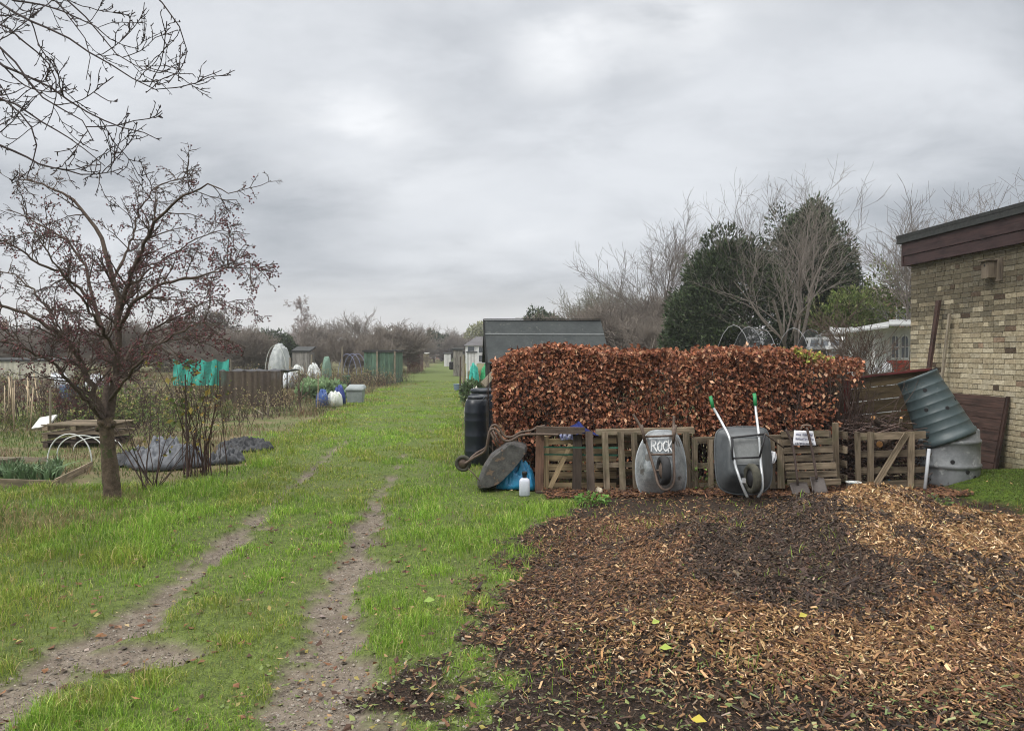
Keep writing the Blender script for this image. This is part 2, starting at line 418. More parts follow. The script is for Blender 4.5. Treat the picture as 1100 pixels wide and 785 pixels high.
# ------------------------------------------------------------------ grass
def wedge(n, y0, y1, p, wid=.8, rg=rng):
    u = rg.random(n); k = 1 - p
    y = (y0 ** k + u * (y1 ** k - y0 ** k)) ** (1 / k); x = rg.uniform(-1, 1, n) * (wid * y + .6)
    return x, y
def blades(name, x, y, z, h, wd, cols, lean=.5, mat=GRASSM, rg=rng):
    n = len(x); a = rg.random(n) * 2 * math.pi; le = np.abs(rg.normal(0, lean, n)) + .08
    d = np.stack([np.cos(a), np.sin(a)], 1); s = np.stack([-d[:, 1], d[:, 0]], 1)
    fc = rg.random(n) * math.pi; s = np.stack([np.cos(fc), np.sin(fc)], 1)
    B = np.stack([x, y, z - .01], 1); V = np.zeros((n, 5, 3)); V[:] = B[:, None]
    hw = wd / 2
    V[:, 0, :2] -= s * hw[:, None]; V[:, 1, :2] += s * hw[:, None]
    mid = d * (h * le * .35)[:, None]; tip = d * (h * le * 1.1)[:, None]
    V[:, 2, :2] += mid + s * hw[:, None] * .75; V[:, 3, :2] += mid - s * hw[:, None] * .75
    V[:, 2, 2] += h * .6; V[:, 3, 2] += h * .6
    V[:, 4, :2] += tip; V[:, 4, 2] += h * np.clip(1.05 - .35 * le, .3, 1)
    k = np.arange(n)[:, None] * 5
    return arrays(name, V.reshape(-1, 3), [k + np.array([[0, 1, 2, 3]]), k + np.array([[3, 2, 4]])], mat, tint=np.repeat(cols, 5, 0))
GREENS = [(.15, .235, .03), (.215, .295, .045), (.095, .16, .024), (.30, .32, .09), (.40, .34, .17)]
x, y = wedge(900000, 2.9, 45, .62)
mud, chip, plot, moss, dry = m_mud(x, y), m_chip(x, y), m_plot(x, y), m_moss(x, y), m_dry(x, y)
patch = fbm(x * 1.6 + 60, y * 1.6)
pr = (1 - np.clip(mud * 1.05 + .25 * (mud > .5), 0, .985)) * (1 - sstep(.12, .6, chip) * .975) * (1 - plot) * (1 - moss) * np.clip(.5 + 2.6 * (fbm(x * 3.3 + 5, y * 3.3 + 40) - .46) + 1.2 * (patch - .45), .30, 1)
hed = (y > 8.75) & (x > .05) & (y < 10.6)
keep = (rng.random(len(x)) < pr) & ~hed
x, y, mud, chip, dry, patch = [q[keep] for q in (x, y, mud, chip, dry, patch)]
verge = sstep(.25, .8, xl(y) - x) + .8 * sstep(.35, .8, x - xr(y)) * sstep(5, 7, y); worn = sstep(.02, .35, mud)
h = (.024 + .03 * verge + .016 * rng.random(len(x)) + .03 * sstep(.52, .66, patch) + .03 * sstep(.58, .72, fbm(x * 3.3 + 5, y * 3.3 + 40))) * (1 - .5 * worn) * rng.uniform(.6, 1.35, len(x)) * np.clip(1.25 - y / 70, .6, 1.2)
wd = rng.uniform(.0026, .0048, len(x)) * np.clip((y / 4.0), 1, 7) ** .9
c = palette(len(x), GREENS, [5, 5, 3, 1.6, .8])
lush = fbm(x * .7 + 11, y * .7 + 4)[:, None]
lush2 = fbm(x * 3.3 + 5, y * 3.3 + 40)[:, None]
c = c * (.36 + .68 * lush + .92 * lush2) * np.where(lush > .5, [[.92, 1.03, .9]], [[1.12, 1.0, 1.1]])
straw = palette(len(x), [(.33, .26, .13), (.24, .19, .09), (.13, .16, .045)], [3, 2, 2]); isd = rng.random(len(x)) < dry * .75
c[isd] = straw[isd]; h[isd] *= 1.3; h = h * (1 - .6 * sstep(8.1, 8.5, y) * sstep(-1.0, -.6, x) * sstep(10, 9.4, y))
tag(blades('grass', x, y, height(x, y), h, wd, c), 'short damp green grass of the track and verges, thin along the wheel ruts', 'grass', kind='stuff')

# moss tufts on the bank by the wall
x = rng.uniform(4.6, 6.75, 60000); y = rng.uniform(7, 10, 60000); k = rng.random(60000) < m_moss(x, y) * .9; x, y = x[k], y[k]
tag(blades('moss', x, y, height(x, y), rng.uniform(.01, .028, len(x)), rng.uniform(.006, .01, len(x)), palette(len(x), [(.04, .08, .010), (.07, .12, .014), (.13, .16, .03), (.06, .055, .022)], None, .3) * (.6 + .8 * fbm(x * 3, y * 3))[:, None], .9),
    'bright green cushion of moss on the bank at the foot of the brick wall', 'moss', kind='stuff')

# weeds and dead stalks over the plots
x, y = wedge(260000, 9.3, 75, .75, .85)
pl = m_plot(x, y); pt = fbm(x * .55 + 31, y * .55 + 12); dp = fbm(x * .35 + 7, y * .35 + 90)
inh = (y < 11.2) & (x > -.7)
k = (rng.random(len(x)) < pl * np.clip((pt - .30) * 4, .12, 1)) & ~inh; x, y, pt, dp = x[k], y[k], pt[k], dp[k]
g = dp > .47
c = np.where(g[:, None], palette(len(x), [(.09, .14, .03), (.13, .18, .045), (.06, .09, .03), (.22, .19, .08)]), palette(len(x), [(.27, .20, .12), (.19, .13, .08), (.12, .08, .05), (.11, .13, .05)]))
h = np.where(g, rng.uniform(.05, .17, len(x)), rng.uniform(.08, .42, len(x))) * np.clip(.35 + 1.6 * (pt - .25), .3, 1.4)
h = np.where(y < 14, h * .55, h)
tag(blades('weeds', x, y, height(x, y), h, rng.uniform(.006, .012, len(x)) * np.clip(y / 12, 1, 4), c, .45), 'rough weeds and pale dead stalks covering the allotment plots', 'weeds', kind='stuff')

# ------------------------------------------------------------------ wood chips
x = np.concatenate([rng.uniform(-1.2, 7, 330000), rng.normal(2.6, 1.2, 120000)]); y = np.concatenate([rng.uniform(2.7, 9.3, 330000), rng.normal(5.8, 1.1, 120000)])
k = (np.abs(x) < .75 * y + .5) & (y > 2.7) & (rng.random(len(x)) < m_chip(x, y) ** 1.5 * (1 - m_moss(x, y)) * np.clip(.25 + 1.1 * sstep(3.1, 4.6, y + .35 * x - .4) , 0, 1) * (1 - .93 * sstep(7.25, 7.75, y + .35 * (fbm(x * 2, y * 2) - .5))))
x, y = x[k], y[k]; n = len(x); hp = heap(x, y)
cn = fbm(x * 1.3 + 2, y * 1.3 + 55)
n2_ = (fbm(x * 2.2 + 31, y * 2.2) - .5) * .9
n3_ = (fbm(x * 3.1 + 3, y * 3.1 + 60) - .5) * 1.5
dark = np.clip(.95 * sstep(1.12, .72, np.hypot((x - 2.02 - .22 * (y - 5.5)) / .72, (y - 5.5) / 1.12) + n3_ * .55) + .75 * sstep(.53, .65, cn) * sstep(4, 5, y) + .75 * sstep(3.9, 3.3, y + .12 * x) + .35 * sstep(1.3, .2, x), 0, .93)
gold = np.clip(1.25 * sstep(.10, .28, hp) * sstep(2.2, 3.0, x + .4 * (y - 5.5)) + .8 * np.exp(-((x - 1.2) / 1.3) ** 2 - ((y - 4.05) / .42) ** 2) + .5 * np.exp(-((x - 3.2) / 1.0) ** 2 - ((y - 4.3) / .6) ** 2), 0, 1)
c = palette(n, [(.135, .066, .034), (.20, .11, .054), (.058, .033, .021), (.38, .25, .135)], [4, 2.6, 4.4, 1.2], .25)
cg = palette(n, [(.25, .14, .06), (.38, .245, .12), (.13, .07, .032), (.60, .45, .28)], [4, 2.4, 4.2, 1.1], .2)
cd = palette(n, [(.032, .022, .017), (.055, .036, .026), (.10, .063, .04), (.17, .14, .10)], [4, 3, 1.6, .35], .3)
r = rng.random(n); c = np.where((r < gold * .85)[:, None], cg, c); r = rng.random(n); c = np.where((r < dark)[:, None], cd, c)
gr = rng.random(n) < .12 * sstep(4.2, 3.4, y + .1 * x); c[gr] = palette(gr.sum(), [(.13, .17, .07), (.20, .20, .10)])
ln = rng.gamma(2.4, .0075, n) + .008; wd = ln * rng.uniform(.15, .45, n); th = rng.uniform(.0015, .004, n)
big = rng.random(n) < .018; ln[big] *= 2.4; wd[big] *= .8
yaw = rng.random(n) * 6.283; pit = rng.normal(0, .38, n); rol = rng.normal(0, .5, n)
e = .02; z = height(x, y); sx = (height(x + e, y) - z) / e; sy = (height(x, y + e) - z) / e
a = np.stack([np.cos(yaw) * np.cos(pit), np.sin(yaw) * np.cos(pit), np.sin(pit)], 1); a[:, 2] += a[:, 0] * sx + a[:, 1] * sy; a = unit(a)
up = unit(np.stack([-sx, -sy, np.ones(n)], 1)); b = unit(np.cross(up, a)); nn_ = np.cross(a, b)
b2 = b * np.cos(rol)[:, None] + nn_ * np.sin(rol)[:, None]; n2 = np.cross(a, b2)
C = np.stack([x, y, z + rng.random(n) * .03 + .004], 1); bend = rng.normal(0, .12, n) * ln
V = np.zeros((n, 8, 3)); i = 0
for ia in (-1, 1):
    for ib in (-1, 1):
        for ic in (-1, 1):
            tp = rng.uniform(.35, 1, n) if ia > 0 else rng.uniform(.6, 1, n)
            V[:, i] = C + a * (ia * ln / 2)[:, None] + b2 * (ib * wd / 2 * tp + (bend if ia > 0 else 0))[:, None] + n2 * (ic * th / 2)[:, None]; i += 1
k = np.arange(n)[:, None, None] * 8; fq = (k + np.array([[[0, 4, 5, 1], [2, 3, 7, 6], [1, 5, 7, 3], [0, 1, 3, 2], [4, 6, 7, 5], [0, 2, 6, 4]]])).reshape(-1, 4)
tag(arrays('wood_chips', V.reshape(-1, 3), fq, CHIPM, tint=np.repeat(c, 8, 0)), 'brown and golden wood chips heaped and spread over the bare ground before the pallets', 'wood chips', kind='stuff')

# crumbs of earth and small stones in the ruts
x = rng.uniform(-4.2, 1.2, 260000); y = 2.7 + 8.5 * rng.random(260000) ** 1.6
k = rng.random(len(x)) < np.maximum(m_mud(x, y) * .8, .25 * sstep(.05, .4, m_chip(x, y)) * sstep(.95, .5, m_chip(x, y))); x, y = x[k][:34000], y[k][:34000]; n = len(x)
rr_ = rng.gamma(1.5, .0016, n) + .0015; rr_[rng.random(n) < .008] *= 3
o6 = np.array([[1, 0, 0], [-1, 0, 0], [0, 1, 0], [0, -1, 0], [0, 0, .6], [0, 0, -.6]]); R3_ = rng.normal(0, 1, (n, 1, 3)) * .25
V = np.stack([x, y, height(x, y) + rr_ * .25], 1)[:, None] + (o6[None] + R3_ + rng.normal(0, .22, (n, 6, 3))) * rr_[:, None, None]
fr = np.array([[0, 2, 4], [2, 1, 4], [1, 3, 4], [3, 0, 4], [2, 0, 5], [1, 2, 5], [3, 1, 5], [0, 3, 5]])
tag(arrays('soil_crumbs', V.reshape(-1, 3), (np.arange(n)[:, None, None] * 6 + fr[None]).reshape(-1, 3), CHIPM, tint=np.repeat(palette(n, [(.19, .165, .135), (.14, .118, .096), (.24, .21, .18), (.36, .33, .29), (.095, .078, .062)], [4, 4, 2, .25, 2]), 6, 0)), 'crumbs of earth and grit lying in the bare wheel ruts', 'soil', kind='stuff')

# ------------------------------------------------------------------ fallen leaves
def litter(name, x, y, cols, lo, hi, label, lift=.03):
    n = len(x); a = rng.random(n) * 6.283; d = np.stack([np.cos(a), np.sin(a), rng.normal(0, .25, n)], 1); nr = np.stack([rng.normal(0, .35, n), rng.normal(0, .35, n), np.ones(n)], 1)
    l = rng.uniform(lo, hi, n)
    V, T = leaves(np.stack([x, y, height(x, y) + lift * rng.random(n) + .008], 1), d, nr, l, l * rng.uniform(.45, .75, n), rng.choice([-.2, .2, .35]))
    return tag(arrays(name, V, T, LEAFD, tint=np.repeat(cols, 4, 0)), label, 'leaves', kind='stuff')
x, y = wedge(9000, 2.9, 9, .4, .72); k = (x > xc(y) - 1.0) & (rng.random(len(x)) < .25 + .75 * sstep(4.6, 3.6, y)); x, y = x[k], y[k]
litter('fallen_leaves', x, y, palette(len(x), [(.12, .16, .05), (.17, .20, .07), (.26, .22, .06), (.16, .09, .05), (.30, .20, .10)], [4, 3, 1, 3, 1.5]), .015, .045, 'scraps of green and brown leaf strewn over the wood chips and soil')
x = rng.uniform(-5.5, .3, 1500); y = rng.uniform(2.9, 9, 1500); k = rng.random(1500) < .07 + .5 * sstep(.35, .1, np.abs(x - xl(y) + .25)) * (y < 5) + .15 * m_mud(x, y); x, y = x[k], y[k]
litter('scattered_leaves', x, y, palette(len(x), [(.22, .14, .08), (.15, .085, .05), (.38, .29, .16), (.30, .26, .09)]), .02, .055, 'odd brown and straw coloured leaves lying on the grass and ruts')
x = rng.uniform(.4, 5.4, 9000); y = 8.6 + np.abs(rng.normal(0, .5, 9000)); x2 = rng.uniform(-4, 0, 500); y2 = rng.uniform(3, 8, 500)
x = np.concatenate([x, x2]); y = np.concatenate([y, y2])
litter('beech_leaf_litter', x, y, palette(len(x), [(.13, .062, .035), (.20, .10, .05), (.075, .04, .028)]), .03, .065, 'brown dead beech leaves lying under the hedge and pallets')
for i, (u, v, c, l) in enumerate([(742, 778, (.50, .42, .06), .075), (708, 722, (.34, .42, .08), .07), (455, 652, (.25, .36, .08), .08), (858, 695, (.45, .40, .08), .06), (700, 705, (.36, .44, .10), .06), (1000, 700, (.22, .33, .08), .05)]):
    g_ = gnd(u, v); ln = np.array([l]); V, T = leaves(np.array([[g_[0], g_[1], height(g_[0], g_[1]) + .035]]), np.array([[1., .3 * i - .6, .1]]), np.array([[.1, -.45, 1.]]), ln, ln * .7, .2)
    lf = arrays('fallen_leaf', V, T, LEAF, tint=np.repeat([c], 4, 0))
    tag(lf, ['bright yellow leaf lying on dark soil at the very front', 'yellow-green leaf on the dark debris before the chip heap', 'broad green leaf lying where the chips thin out beside the grass', 'slim yellow leaf on the near slope of the chip heap', 'pale lime leaf lying just behind a yellow-green one', 'small green leaf on the chips below the wall'][i], 'leaf')

# ================================================================== the brick building
WO = np.array([6.74, 12.5, 0.0]); WT = unit(np.array([.059, -1, 0.0])); WN = unit(np.array([-1, -.059, 0.0])); UPZ = np.array([0, 0, 1.0])
def W(s, z, o=0.0): return WO + WT * s + UPZ * z + WN * o
WR = np.stack([WT, WN, UPZ], 1)
bld = thing('brick_building', WO, 'flat roofed building of weathered yellow brick with dark brown fascia boards', 'building')
BRICK = mat('stock_brick', (1, 1, 1), (.62, .60, .56), 26, .9, .2, bump=.7, bdist=.006)
MORT = mat('mortar', (.38, .355, .30), (.22, .20, .165), 4, .95, .1, bump=.5)
mb = MB()
for k in range(42):
    z = .04 + k * .0755; hd = k % 4 == 3; Lb = .107 if hd else .22; s = (-.05 if k % 2 else 0) + .004
    while s < 9.4:
        e = min(s + Lb, 9.4)
        if e - max(s, .0) > .03:
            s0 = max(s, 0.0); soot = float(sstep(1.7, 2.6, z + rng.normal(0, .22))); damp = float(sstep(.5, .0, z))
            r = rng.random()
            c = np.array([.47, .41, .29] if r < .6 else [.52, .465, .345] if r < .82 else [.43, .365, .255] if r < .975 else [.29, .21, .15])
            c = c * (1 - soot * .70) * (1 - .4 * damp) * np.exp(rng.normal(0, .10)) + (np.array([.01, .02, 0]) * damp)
            if rng.random() < .012: c = np.array([.10, .075, .055])
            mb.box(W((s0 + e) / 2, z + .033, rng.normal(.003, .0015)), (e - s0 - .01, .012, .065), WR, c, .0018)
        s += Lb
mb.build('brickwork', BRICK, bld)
MB().box(W(4.7, 1.6, -2.503), (9.4, 4.998, 3.2), WR, 1).build('wall', MORT, bld)
FASC = wood('fascia_paint', (.062, .036, .034), (.04, .024, .024), .6); FELT = mat('roof_felt', (.045, .047, .046), (.028, .03, .03), 20, .85, .3, bump=.4)
for z0, z1, o in ((3.17, 3.335, .085), (3.34, 3.55, .1)):
    f = MB().box(W(4.66, (z0 + z1) / 2, o - .02), (9.5, .04, z1 - z0), WR, 1).box(W(-.105, (z0 + z1) / 2, -2.4), (.04, 5.0, z1 - z0), WR, 1); f.build('fascia_board', FASC, bld)
f = MB().box(W(4.62, 3.605, -2.39), (9.66, 5.06, .1), WR, 1).box(W(4.62, 3.67, .085), (9.66, .12, .05), WR, .8); f.build('roof', FELT, bld)
# nest box on the wall
OLDW = wood('grey_timber', (.20, .165, .125), (.12, .095, .07)); 
nb_ = thing('nest_box', W(2.0, 2.75, .07), 'small weathered wooden nest box fixed high on the brick wall', 'nest box')
MB().box(W(1.97, 2.88, .075), (.15, .13, .24), WR, .95).box(W(1.97, 3.01, .085), (.19, .18, .02), WR, .8).build('box', OLDW, nb_)
MB().box(W(2.04, 2.87, .012), (.24, .015, .32), WR, .9).build('backboard', OLDW, nb_)
MB().lathe([(.016, 0), (.016, .004)], W(1.97, 2.94, .141), WN, 12, .05).build('entrance_hole', mat('black_hole', (.01, .01, .01), bump=0), nb_)
# boards leaning on the wall
DKW = wood('dark_timber', (.075, .042, .034), (.04, .025, .02)); PALEW = wood('pale_timber', (.30, .26, .20), (.19, .16, .12), green=(.14, .15, .08))
tag(MB().bar((6.30, 11.5, 0.02), (6.70, 11.62, 2.52), .085, .04, (-1, 0, 0), 1).build('plank', DKW), 'long dark brown plank leaning on the brick wall behind the bins', 'plank')
tag(MB().bar((6.46, 11.35, 0.02), (6.745, 11.4, 2.3), .05, .03, (-1, 0, 0), 1).build('plank', PALEW), 'thin pale plank leaning on the brick wall beside a darker one', 'plank')
pn = thing('clad_panel', W(1.75, 0, .2), 'dark brown panel of lapped boards leaning on the foot of the brick wall', 'panel')
for k in range(7):
    z = .04 + k * .15; o = .24 - .026 * k
    MB().bar(W(1.1, z + .07, o), W(2.32, z + .07, o), .155, .018, WN + UPZ * .22, rng.uniform(.8, 1.1), .001).build('board', DKW, pn)
MB().bar(W(2.335, .02, .235), W(2.335, 1.1, .045), .05, .03, WN, .8).build('edge_batten', DKW, pn)

# ================================================================== beech hedge
HX0, HX1, HY0, HY1, HZT = -.22, 4.5, 9.55, 10.7, 1.74
hd = thing('beech_hedge', ((HX0 + HX1) / 2, 10.1, 0), 'clipped beech hedge full of dry copper leaves behind the pallets', 'hedge')
def hedge_pts(n):
    f = rng.random(n); x = rng.uniform(HX0, HX1, n); y = rng.uniform(HY0, HY1, n); z = HZT * rng.beta(1.7, 1.0, n)
    dep = np.abs(rng.normal(0, .10, n))
    a = f < .60; y[a] = HY0 + dep[a]
    a = (f >= .60) & (f < .83); z[a] = HZT - dep[a]
    a = (f >= .83) & (f < .90); x[a] = HX0 + dep[a]
    a = (f >= .90) & (f < .93); y[a] = HY1 - dep[a]
    y = y - .09 + .20 * (fbm(x * 1.7, z * 1.7 + 5) - .5) * 1.6; z = z + .22 * (fbm(x * 2.3 + 4, y * 2.3) - .5) + .14 * (fbm(x * 9, y * 9) - .5)
    return np.stack([x, y, z], 1)
p = hedge_pts(66000); p[:, 2] -= .16 * sstep(.3, 0, p[:, 0] - HX0) * (p[:, 2] > 1.3) + .10 * sstep(3.2, 4.5, p[:, 0]) * (p[:, 2] > 1.2)
thin = sstep(3.3, 4.4, p[:, 0]); low = sstep(1.0, .4, p[:, 2]); gap = sstep(.53, .62, fbm(p[:, 0] * 2.6 + 70, p[:, 2] * 2.6))
k = rng.random(len(p)) < (1 - .72 * thin * sstep(1.7, 1.2, p[:, 2]) - .3 * thin) * (1 - .86 * low) * (1 - .7 * gap); p = p[k]; n = len(p)
d = np.stack([rng.normal(0, .6, n), rng.normal(-.35, .5, n), rng.normal(-.55, .5, n)], 1); nr = np.stack([rng.normal(0, .5, n), rng.normal(-1, .4, n), rng.normal(.5, .5, n)], 1)
ln = rng.uniform(.045, .082, n); V, T = leaves(p, d, nr, ln, ln * rng.uniform(.42, .75, n), rng.uniform(-.25, .75, (n, 1)))
c = palette(n, [(.29, .115, .06), (.20, .074, .042), (.40, .195, .11), (.11, .047, .032), (.52, .32, .20)], [5, 4, 3, 2.4, .9], .22)
gy_ = (np.hypot(p[:, 0] - 3.9, (p[:, 2] - 1.72) * 2) < .28) & (rng.random(n) < .6); c[gy_] = palette(gy_.sum(), [(.33, .34, .07), (.22, .27, .07), (.40, .33, .12)])
arrays('foliage', V - np.array(hd.location), T, LEAFD, hd, np.repeat(c, 4, 0))
n = 640; st = np.stack([np.concatenate([rng.uniform(HX0 + .1, HX1, 420), rng.uniform(3.1, 4.65, 220)]), rng.uniform(HY0 + .05, HY1 - .1, n), np.zeros(n)], 1)
P0, R0 = level(st, np.stack([rng.normal(0, .18, n), rng.normal(-.03, .12, n), np.ones(n)], 1), rng.uniform(1.2, 1.75, n), rng.uniform(.006, .016, n), rng.uniform(.002, .004, n), 8, .09, (0, 0, .02), rng)
q = spawn(P0, R0, 7, .15, 1, 48, .35, .5, rng); P1, R1 = level(*q[:3], q[3], q[3] * .4, 4, .12, (0, -.05, .03), rng)
P0[..., 2] = np.minimum(P0[..., 2], HZT + .06); P1[..., 2] = np.minimum(P1[..., 2], HZT + .17); P0[..., 0] = np.maximum(P0[..., 0], HX0 - .03); P1[..., 0] = np.maximum(P1[..., 0], HX0 - .10); P0[..., 1] = np.maximum(P0[..., 1], HY0 - .08); P1[..., 1] = np.maximum(P1[..., 1], HY0 - .16)
V, Q = tubes([(P0, R0), (P1, R1)], 4); arrays('stems', V - np.array(hd.location), Q, TWIG, hd, np.repeat(palette(len(V) // 4, [(1.3, 1.2, 1.0), (1.8, 1.7, 1.3), (.9, .8, .7)]), 4, 0))

# ================================================================== pallets and compost bays
PALL = wood('pallet_timber', (.28, .225, .16), (.13, .10, .068), green=(.10, .10, .055)); PALY = wood('pale_pallet_timber', (.42, .32, .19), (.23, .17, .10)); DKP = wood('dark_pallet_timber', (.115, .085, .065), (.065, .05, .04))
REDW = wood('bark_edged_timber', (.25, .145, .095), (.15, .085, .06)); OLV = wood('olive_boards', (.15, .112, .06), (.08, .06, .034))
def pb(mb, u0, v0, u1, v1, Y, wpx, t=.02, Y2=None, tint=None):
    Y2 = Y if Y2 is None else Y2
    return mb.bar(at(u0, v0, Y), at(u1, v1, Y2), wpx * Y / F, t, (0, -1, 0), tint)
base = lambda u, Y: (at(u, 400, Y)[0], Y, 0)
# pallet with a diagonal brace
pa = thing('pallet', base(600, 9.1), 'pale slatted pallet with a diagonal brace and green straps beside the blue sack', 'pallet', 'pallets walling the compost bays')
mb = MB()
for v in (474, 483, 492, 501, 510.5, 521): pb(mb, 576, v + rng.normal(0, .5), 662, v + rng.normal(0, .6), 9.16, rng.uniform(6, 7.2), .018)
mb.build('slat', PALY, pa)
pb(MB(), 586.5, 468, 587, 527, 9.12, 5, .03).build('stringer', PALY, pa); pb(MB(), 580, 467, 579, 529, 9.09, 9, .03, 9.0).build('post', REDW, pa)
pb(MB(), 620.5, 465, 619.5, 530, 9.09, 9.5, .03, 9.0).build('post', DKP, pa); pb(MB(), 590.5, 524, 613, 477, 9.075, 5, .02).build('brace', PALY, pa)
pb(MB(), 576, 530.5, 624, 531, 8.95, 6, .08).build('bottom_rail', DKP, pa)
STRAP = mat('green_strap', (.03, .13, .085), (.02, .09, .06), 20, .5, bump=0)
for v in (480, 488): pb(MB(), 584, v, 664, v + 1.0, 9.055, 1.6, .004).build('strap', STRAP, pa)
tag(pb(MB(), 576, 461.5, 628, 462.5, 9.02, 7.5, .05, tint=1).build('plank', DKP), 'short dark plank laid along the top of the braced pallet', 'plank')
# open pallet next to it
pa = thing('pallet', base(690, 9.05), 'open pallet of upright boards standing behind the galvanised wheelbarrow', 'pallet', 'pallets walling the compost bays')
for u, w_ in ((650.5, 6.3), (667.5, 6.3), (682, 6.3), (703, 6), (722, 6), (738, 7)): pb(MB(), u - 1.2, 464, u + 1.5, 528, 9.06, w_, .02, 8.98).build('board', PALL, pa)
mb = MB(); pb(mb, 640, 464, 745, 462, 9.13, 6, .09); pb(mb, 640, 499, 745, 498, 9.1, 5, .07); pb(mb, 645, 527, 745, 526, 9.05, 6, .09); mb.build('stringer', PALL, pa)
mb = MB()
for v in (470, 478, 487, 507, 517): pb(mb, 640, v, 742, v, 9.24, 6.5, .018)
mb.build('slat', OLV, pa)
tag(pb(MB(), 632.5, 463, 635, 533, 9.0, 8, .07, 8.86, 1).build('post', DKP), 'rough upright post wedged between the braced pallet and the open pallet', 'post')
# pallet behind the black barrow
pa = thing('pallet', base(795, 9.05), 'grey pallet with wide gaps standing behind the black wheelbarrow', 'pallet', 'pallets walling the compost bays')
mb = MB()
for u, w_ in ((746, 6), (763, 6), (776, 7), (812, 6), (829, 6), (838, 7)): pb(mb, u, 472, u + .8, 524, 9.06, w_, .02, 9.0)
mb.build('board', PALL, pa)
mb = MB(); pb(mb, 742, 473, 842, 470, 9.12, 6, .09); pb(mb, 742, 500, 842, 499, 9.11, 5, .07); pb(mb, 742, 522, 842, 521, 9.08, 6, .09); mb.build('stringer', PALL, pa)
# slatted pallet that carries the notice
pa = thing('pallet', base(870, 9.0), 'close slatted pallet tilted back with spades and a paper notice on it', 'pallet', 'pallets walling the compost bays')
mb = MB()
for k in range(7):
    v = 465.5 + k * 8.7; pb(mb, 839 + k * 1.1, v + 1, 890 + k * 2.2 + rng.normal(0, 1), v - .5, 9.05 - .02 * k, 6.6, .02)
mb.build('slat', PALL, pa)
mb = MB()
for u in (845, 868, 888): pb(mb, u, 463, u + 8, 521, 9.13, 5, .09, 9.0)
mb.build('stringer', DKP, pa)
nt_ = thing('paper_notice', at(864, 478, 8.97), 'white paper notice with three rows of faded dark writing on the slatted pallet', 'notice')
cs = [at(853, 462, 9.0), at(873.5, 463, 9.0), at(876.5, 478.5, 8.955), at(851.5, 478, 8.955)]
g = np.array([[cs[0] * (1 - a) * (1 - b) + cs[1] * a * (1 - b) + cs[2] * a * b + cs[3] * (1 - a) * b + np.array([0, -.006 * math.sin(a * 7) - .004 * math.sin(b * 5 + a * 3), 0]) for a in np.linspace(0, 1, 13)] for b in np.linspace(0, 1, 9)])
solid(MB().sheet(g).build('sheet', mat('white_paper', (.74, .75, .79), (.62, .63, .68), 12, .7, bump=.1), nt_, True), .001)
INK = mat('faded_ink', (.12, .13, .19), (.2, .2, .26), 30, .8, bump=0); mb = MB()
for b, tn in ((.27, 2.0), (.56, 1.7), (.86, .7)):
    a = .1
    while a < .9:
        wl = rng.uniform(.03, .06)
        if rng.random() < .82:
            p_ = cs[0] * (1 - a) * (1 - b) + cs[1] * a * (1 - b) + cs[2] * a * b + cs[3] * (1 - a) * b
            for dx in (0, wl * .16): mb.box(p_ + np.array([dx * .9, -.0125, rng.uniform(-.004, .004)]), (.0055, .001, .021), None, tn)
            mb.box(p_ + np.array([wl * .08, -.0125, rng.choice([-.008, 0, .009])]), (.013, .001, .005), None, tn)
        a += wl + .015
mb.build('lettering', INK, nt_)
# compost bay with a braced gate
by = thing('compost_bay', base(955, 9.4), 'timber compost bay with a braced slatted front full of branches', 'compost bay')
mb = MB()
for v, w_ in ((468, 8), (487, 7), (505, 7), (520, 8)): pb(mb, 920, v + 1, 994, v - 1, 9.22, w_, .02)
mb.build('slat', PALL, by)
for u, w_ in ((922, 5), (934.5, 6), (978, 6)): pb(MB(), u - (1 if u < 930 else -1), 464, u, 523, 9.19, w_, .035).build('upright', PALL, by)
pb(MB(), 940, 521, 974, 466, 9.17, 6, .02, tint=1.2).build('brace', PALL, by)
mb = MB()
for z in (.12, .3, .48, .66): mb.bar((4.20, 9.25, z), (4.05, 10.1, z + .02), .09, .02, (-1, 0, 0))
mb.build('side_slat', PALL, by)
for y_, x_ in ((9.3, 4.1), (9.75, 4.08), (10.05, 4.03)): MB().bar((x_, y_, 0), (x_ - .03, y_, .82), .07, .05, (-1, 0, 0)).build('upright', PALL, by)
bk = thing('plank_fence', base(945, 10.2), 'low fence of wide olive brown boards with a dark red edge behind the compost bay', 'fence')
for k in range(7): pb(MB(), 912, 411 + k * 14.2, 1000, 401.5 + k * 14.4, 10.2, 13.2, .025).build('board', OLV, bk)
RDP = wood('dark_red_paint', (.16, .025, .025), (.09, .02, .02))
pb(MB(), 909.5, 407, 911, 500, 10.15, 5, .06).build('post', RDP, bk); pb(MB(), 909, 406.5, 1000, 396.5, 10.17, 2.2, .05).build('top_rail', RDP, bk)
# sticks and logs in the bay
LOGM = mat('log_bark', (.12, .085, .06), (.06, .045, .035), 18, .9, bump=.8); CUT = mat('cut_wood', (.50, .27, .10), (.36, .18, .07), 14, .8, bump=.2)
def log(p, q, r, lab, bark=LOGM, cut=CUT, name='log'):
    p, q = np.array(p, float), np.array(q, float)
    t_ = thing(name, p, lab, name.replace('_', ' ')); MB().tube(np.linspace(p, q, 5) + rng.normal(0, r * .12, (5, 3)), r, 10).build('bark', bark, t_, True)
    dd = (p - q) / np.linalg.norm(p - q); MB().lathe([(r * .93, .0), (r * .9, .006)], p + dd * .002, dd, 12).build('cut_end', cut, t_)
log(at(945, 477, 9.3), at(962, 471, 9.75), .042, 'sawn log with an orange cut end lying between the bay slats')
log(at(938, 449, 9.6), at(950, 459, 9.75), .035, 'dark stub of branch with a pale cut end on top of the compost bay', name='branch')
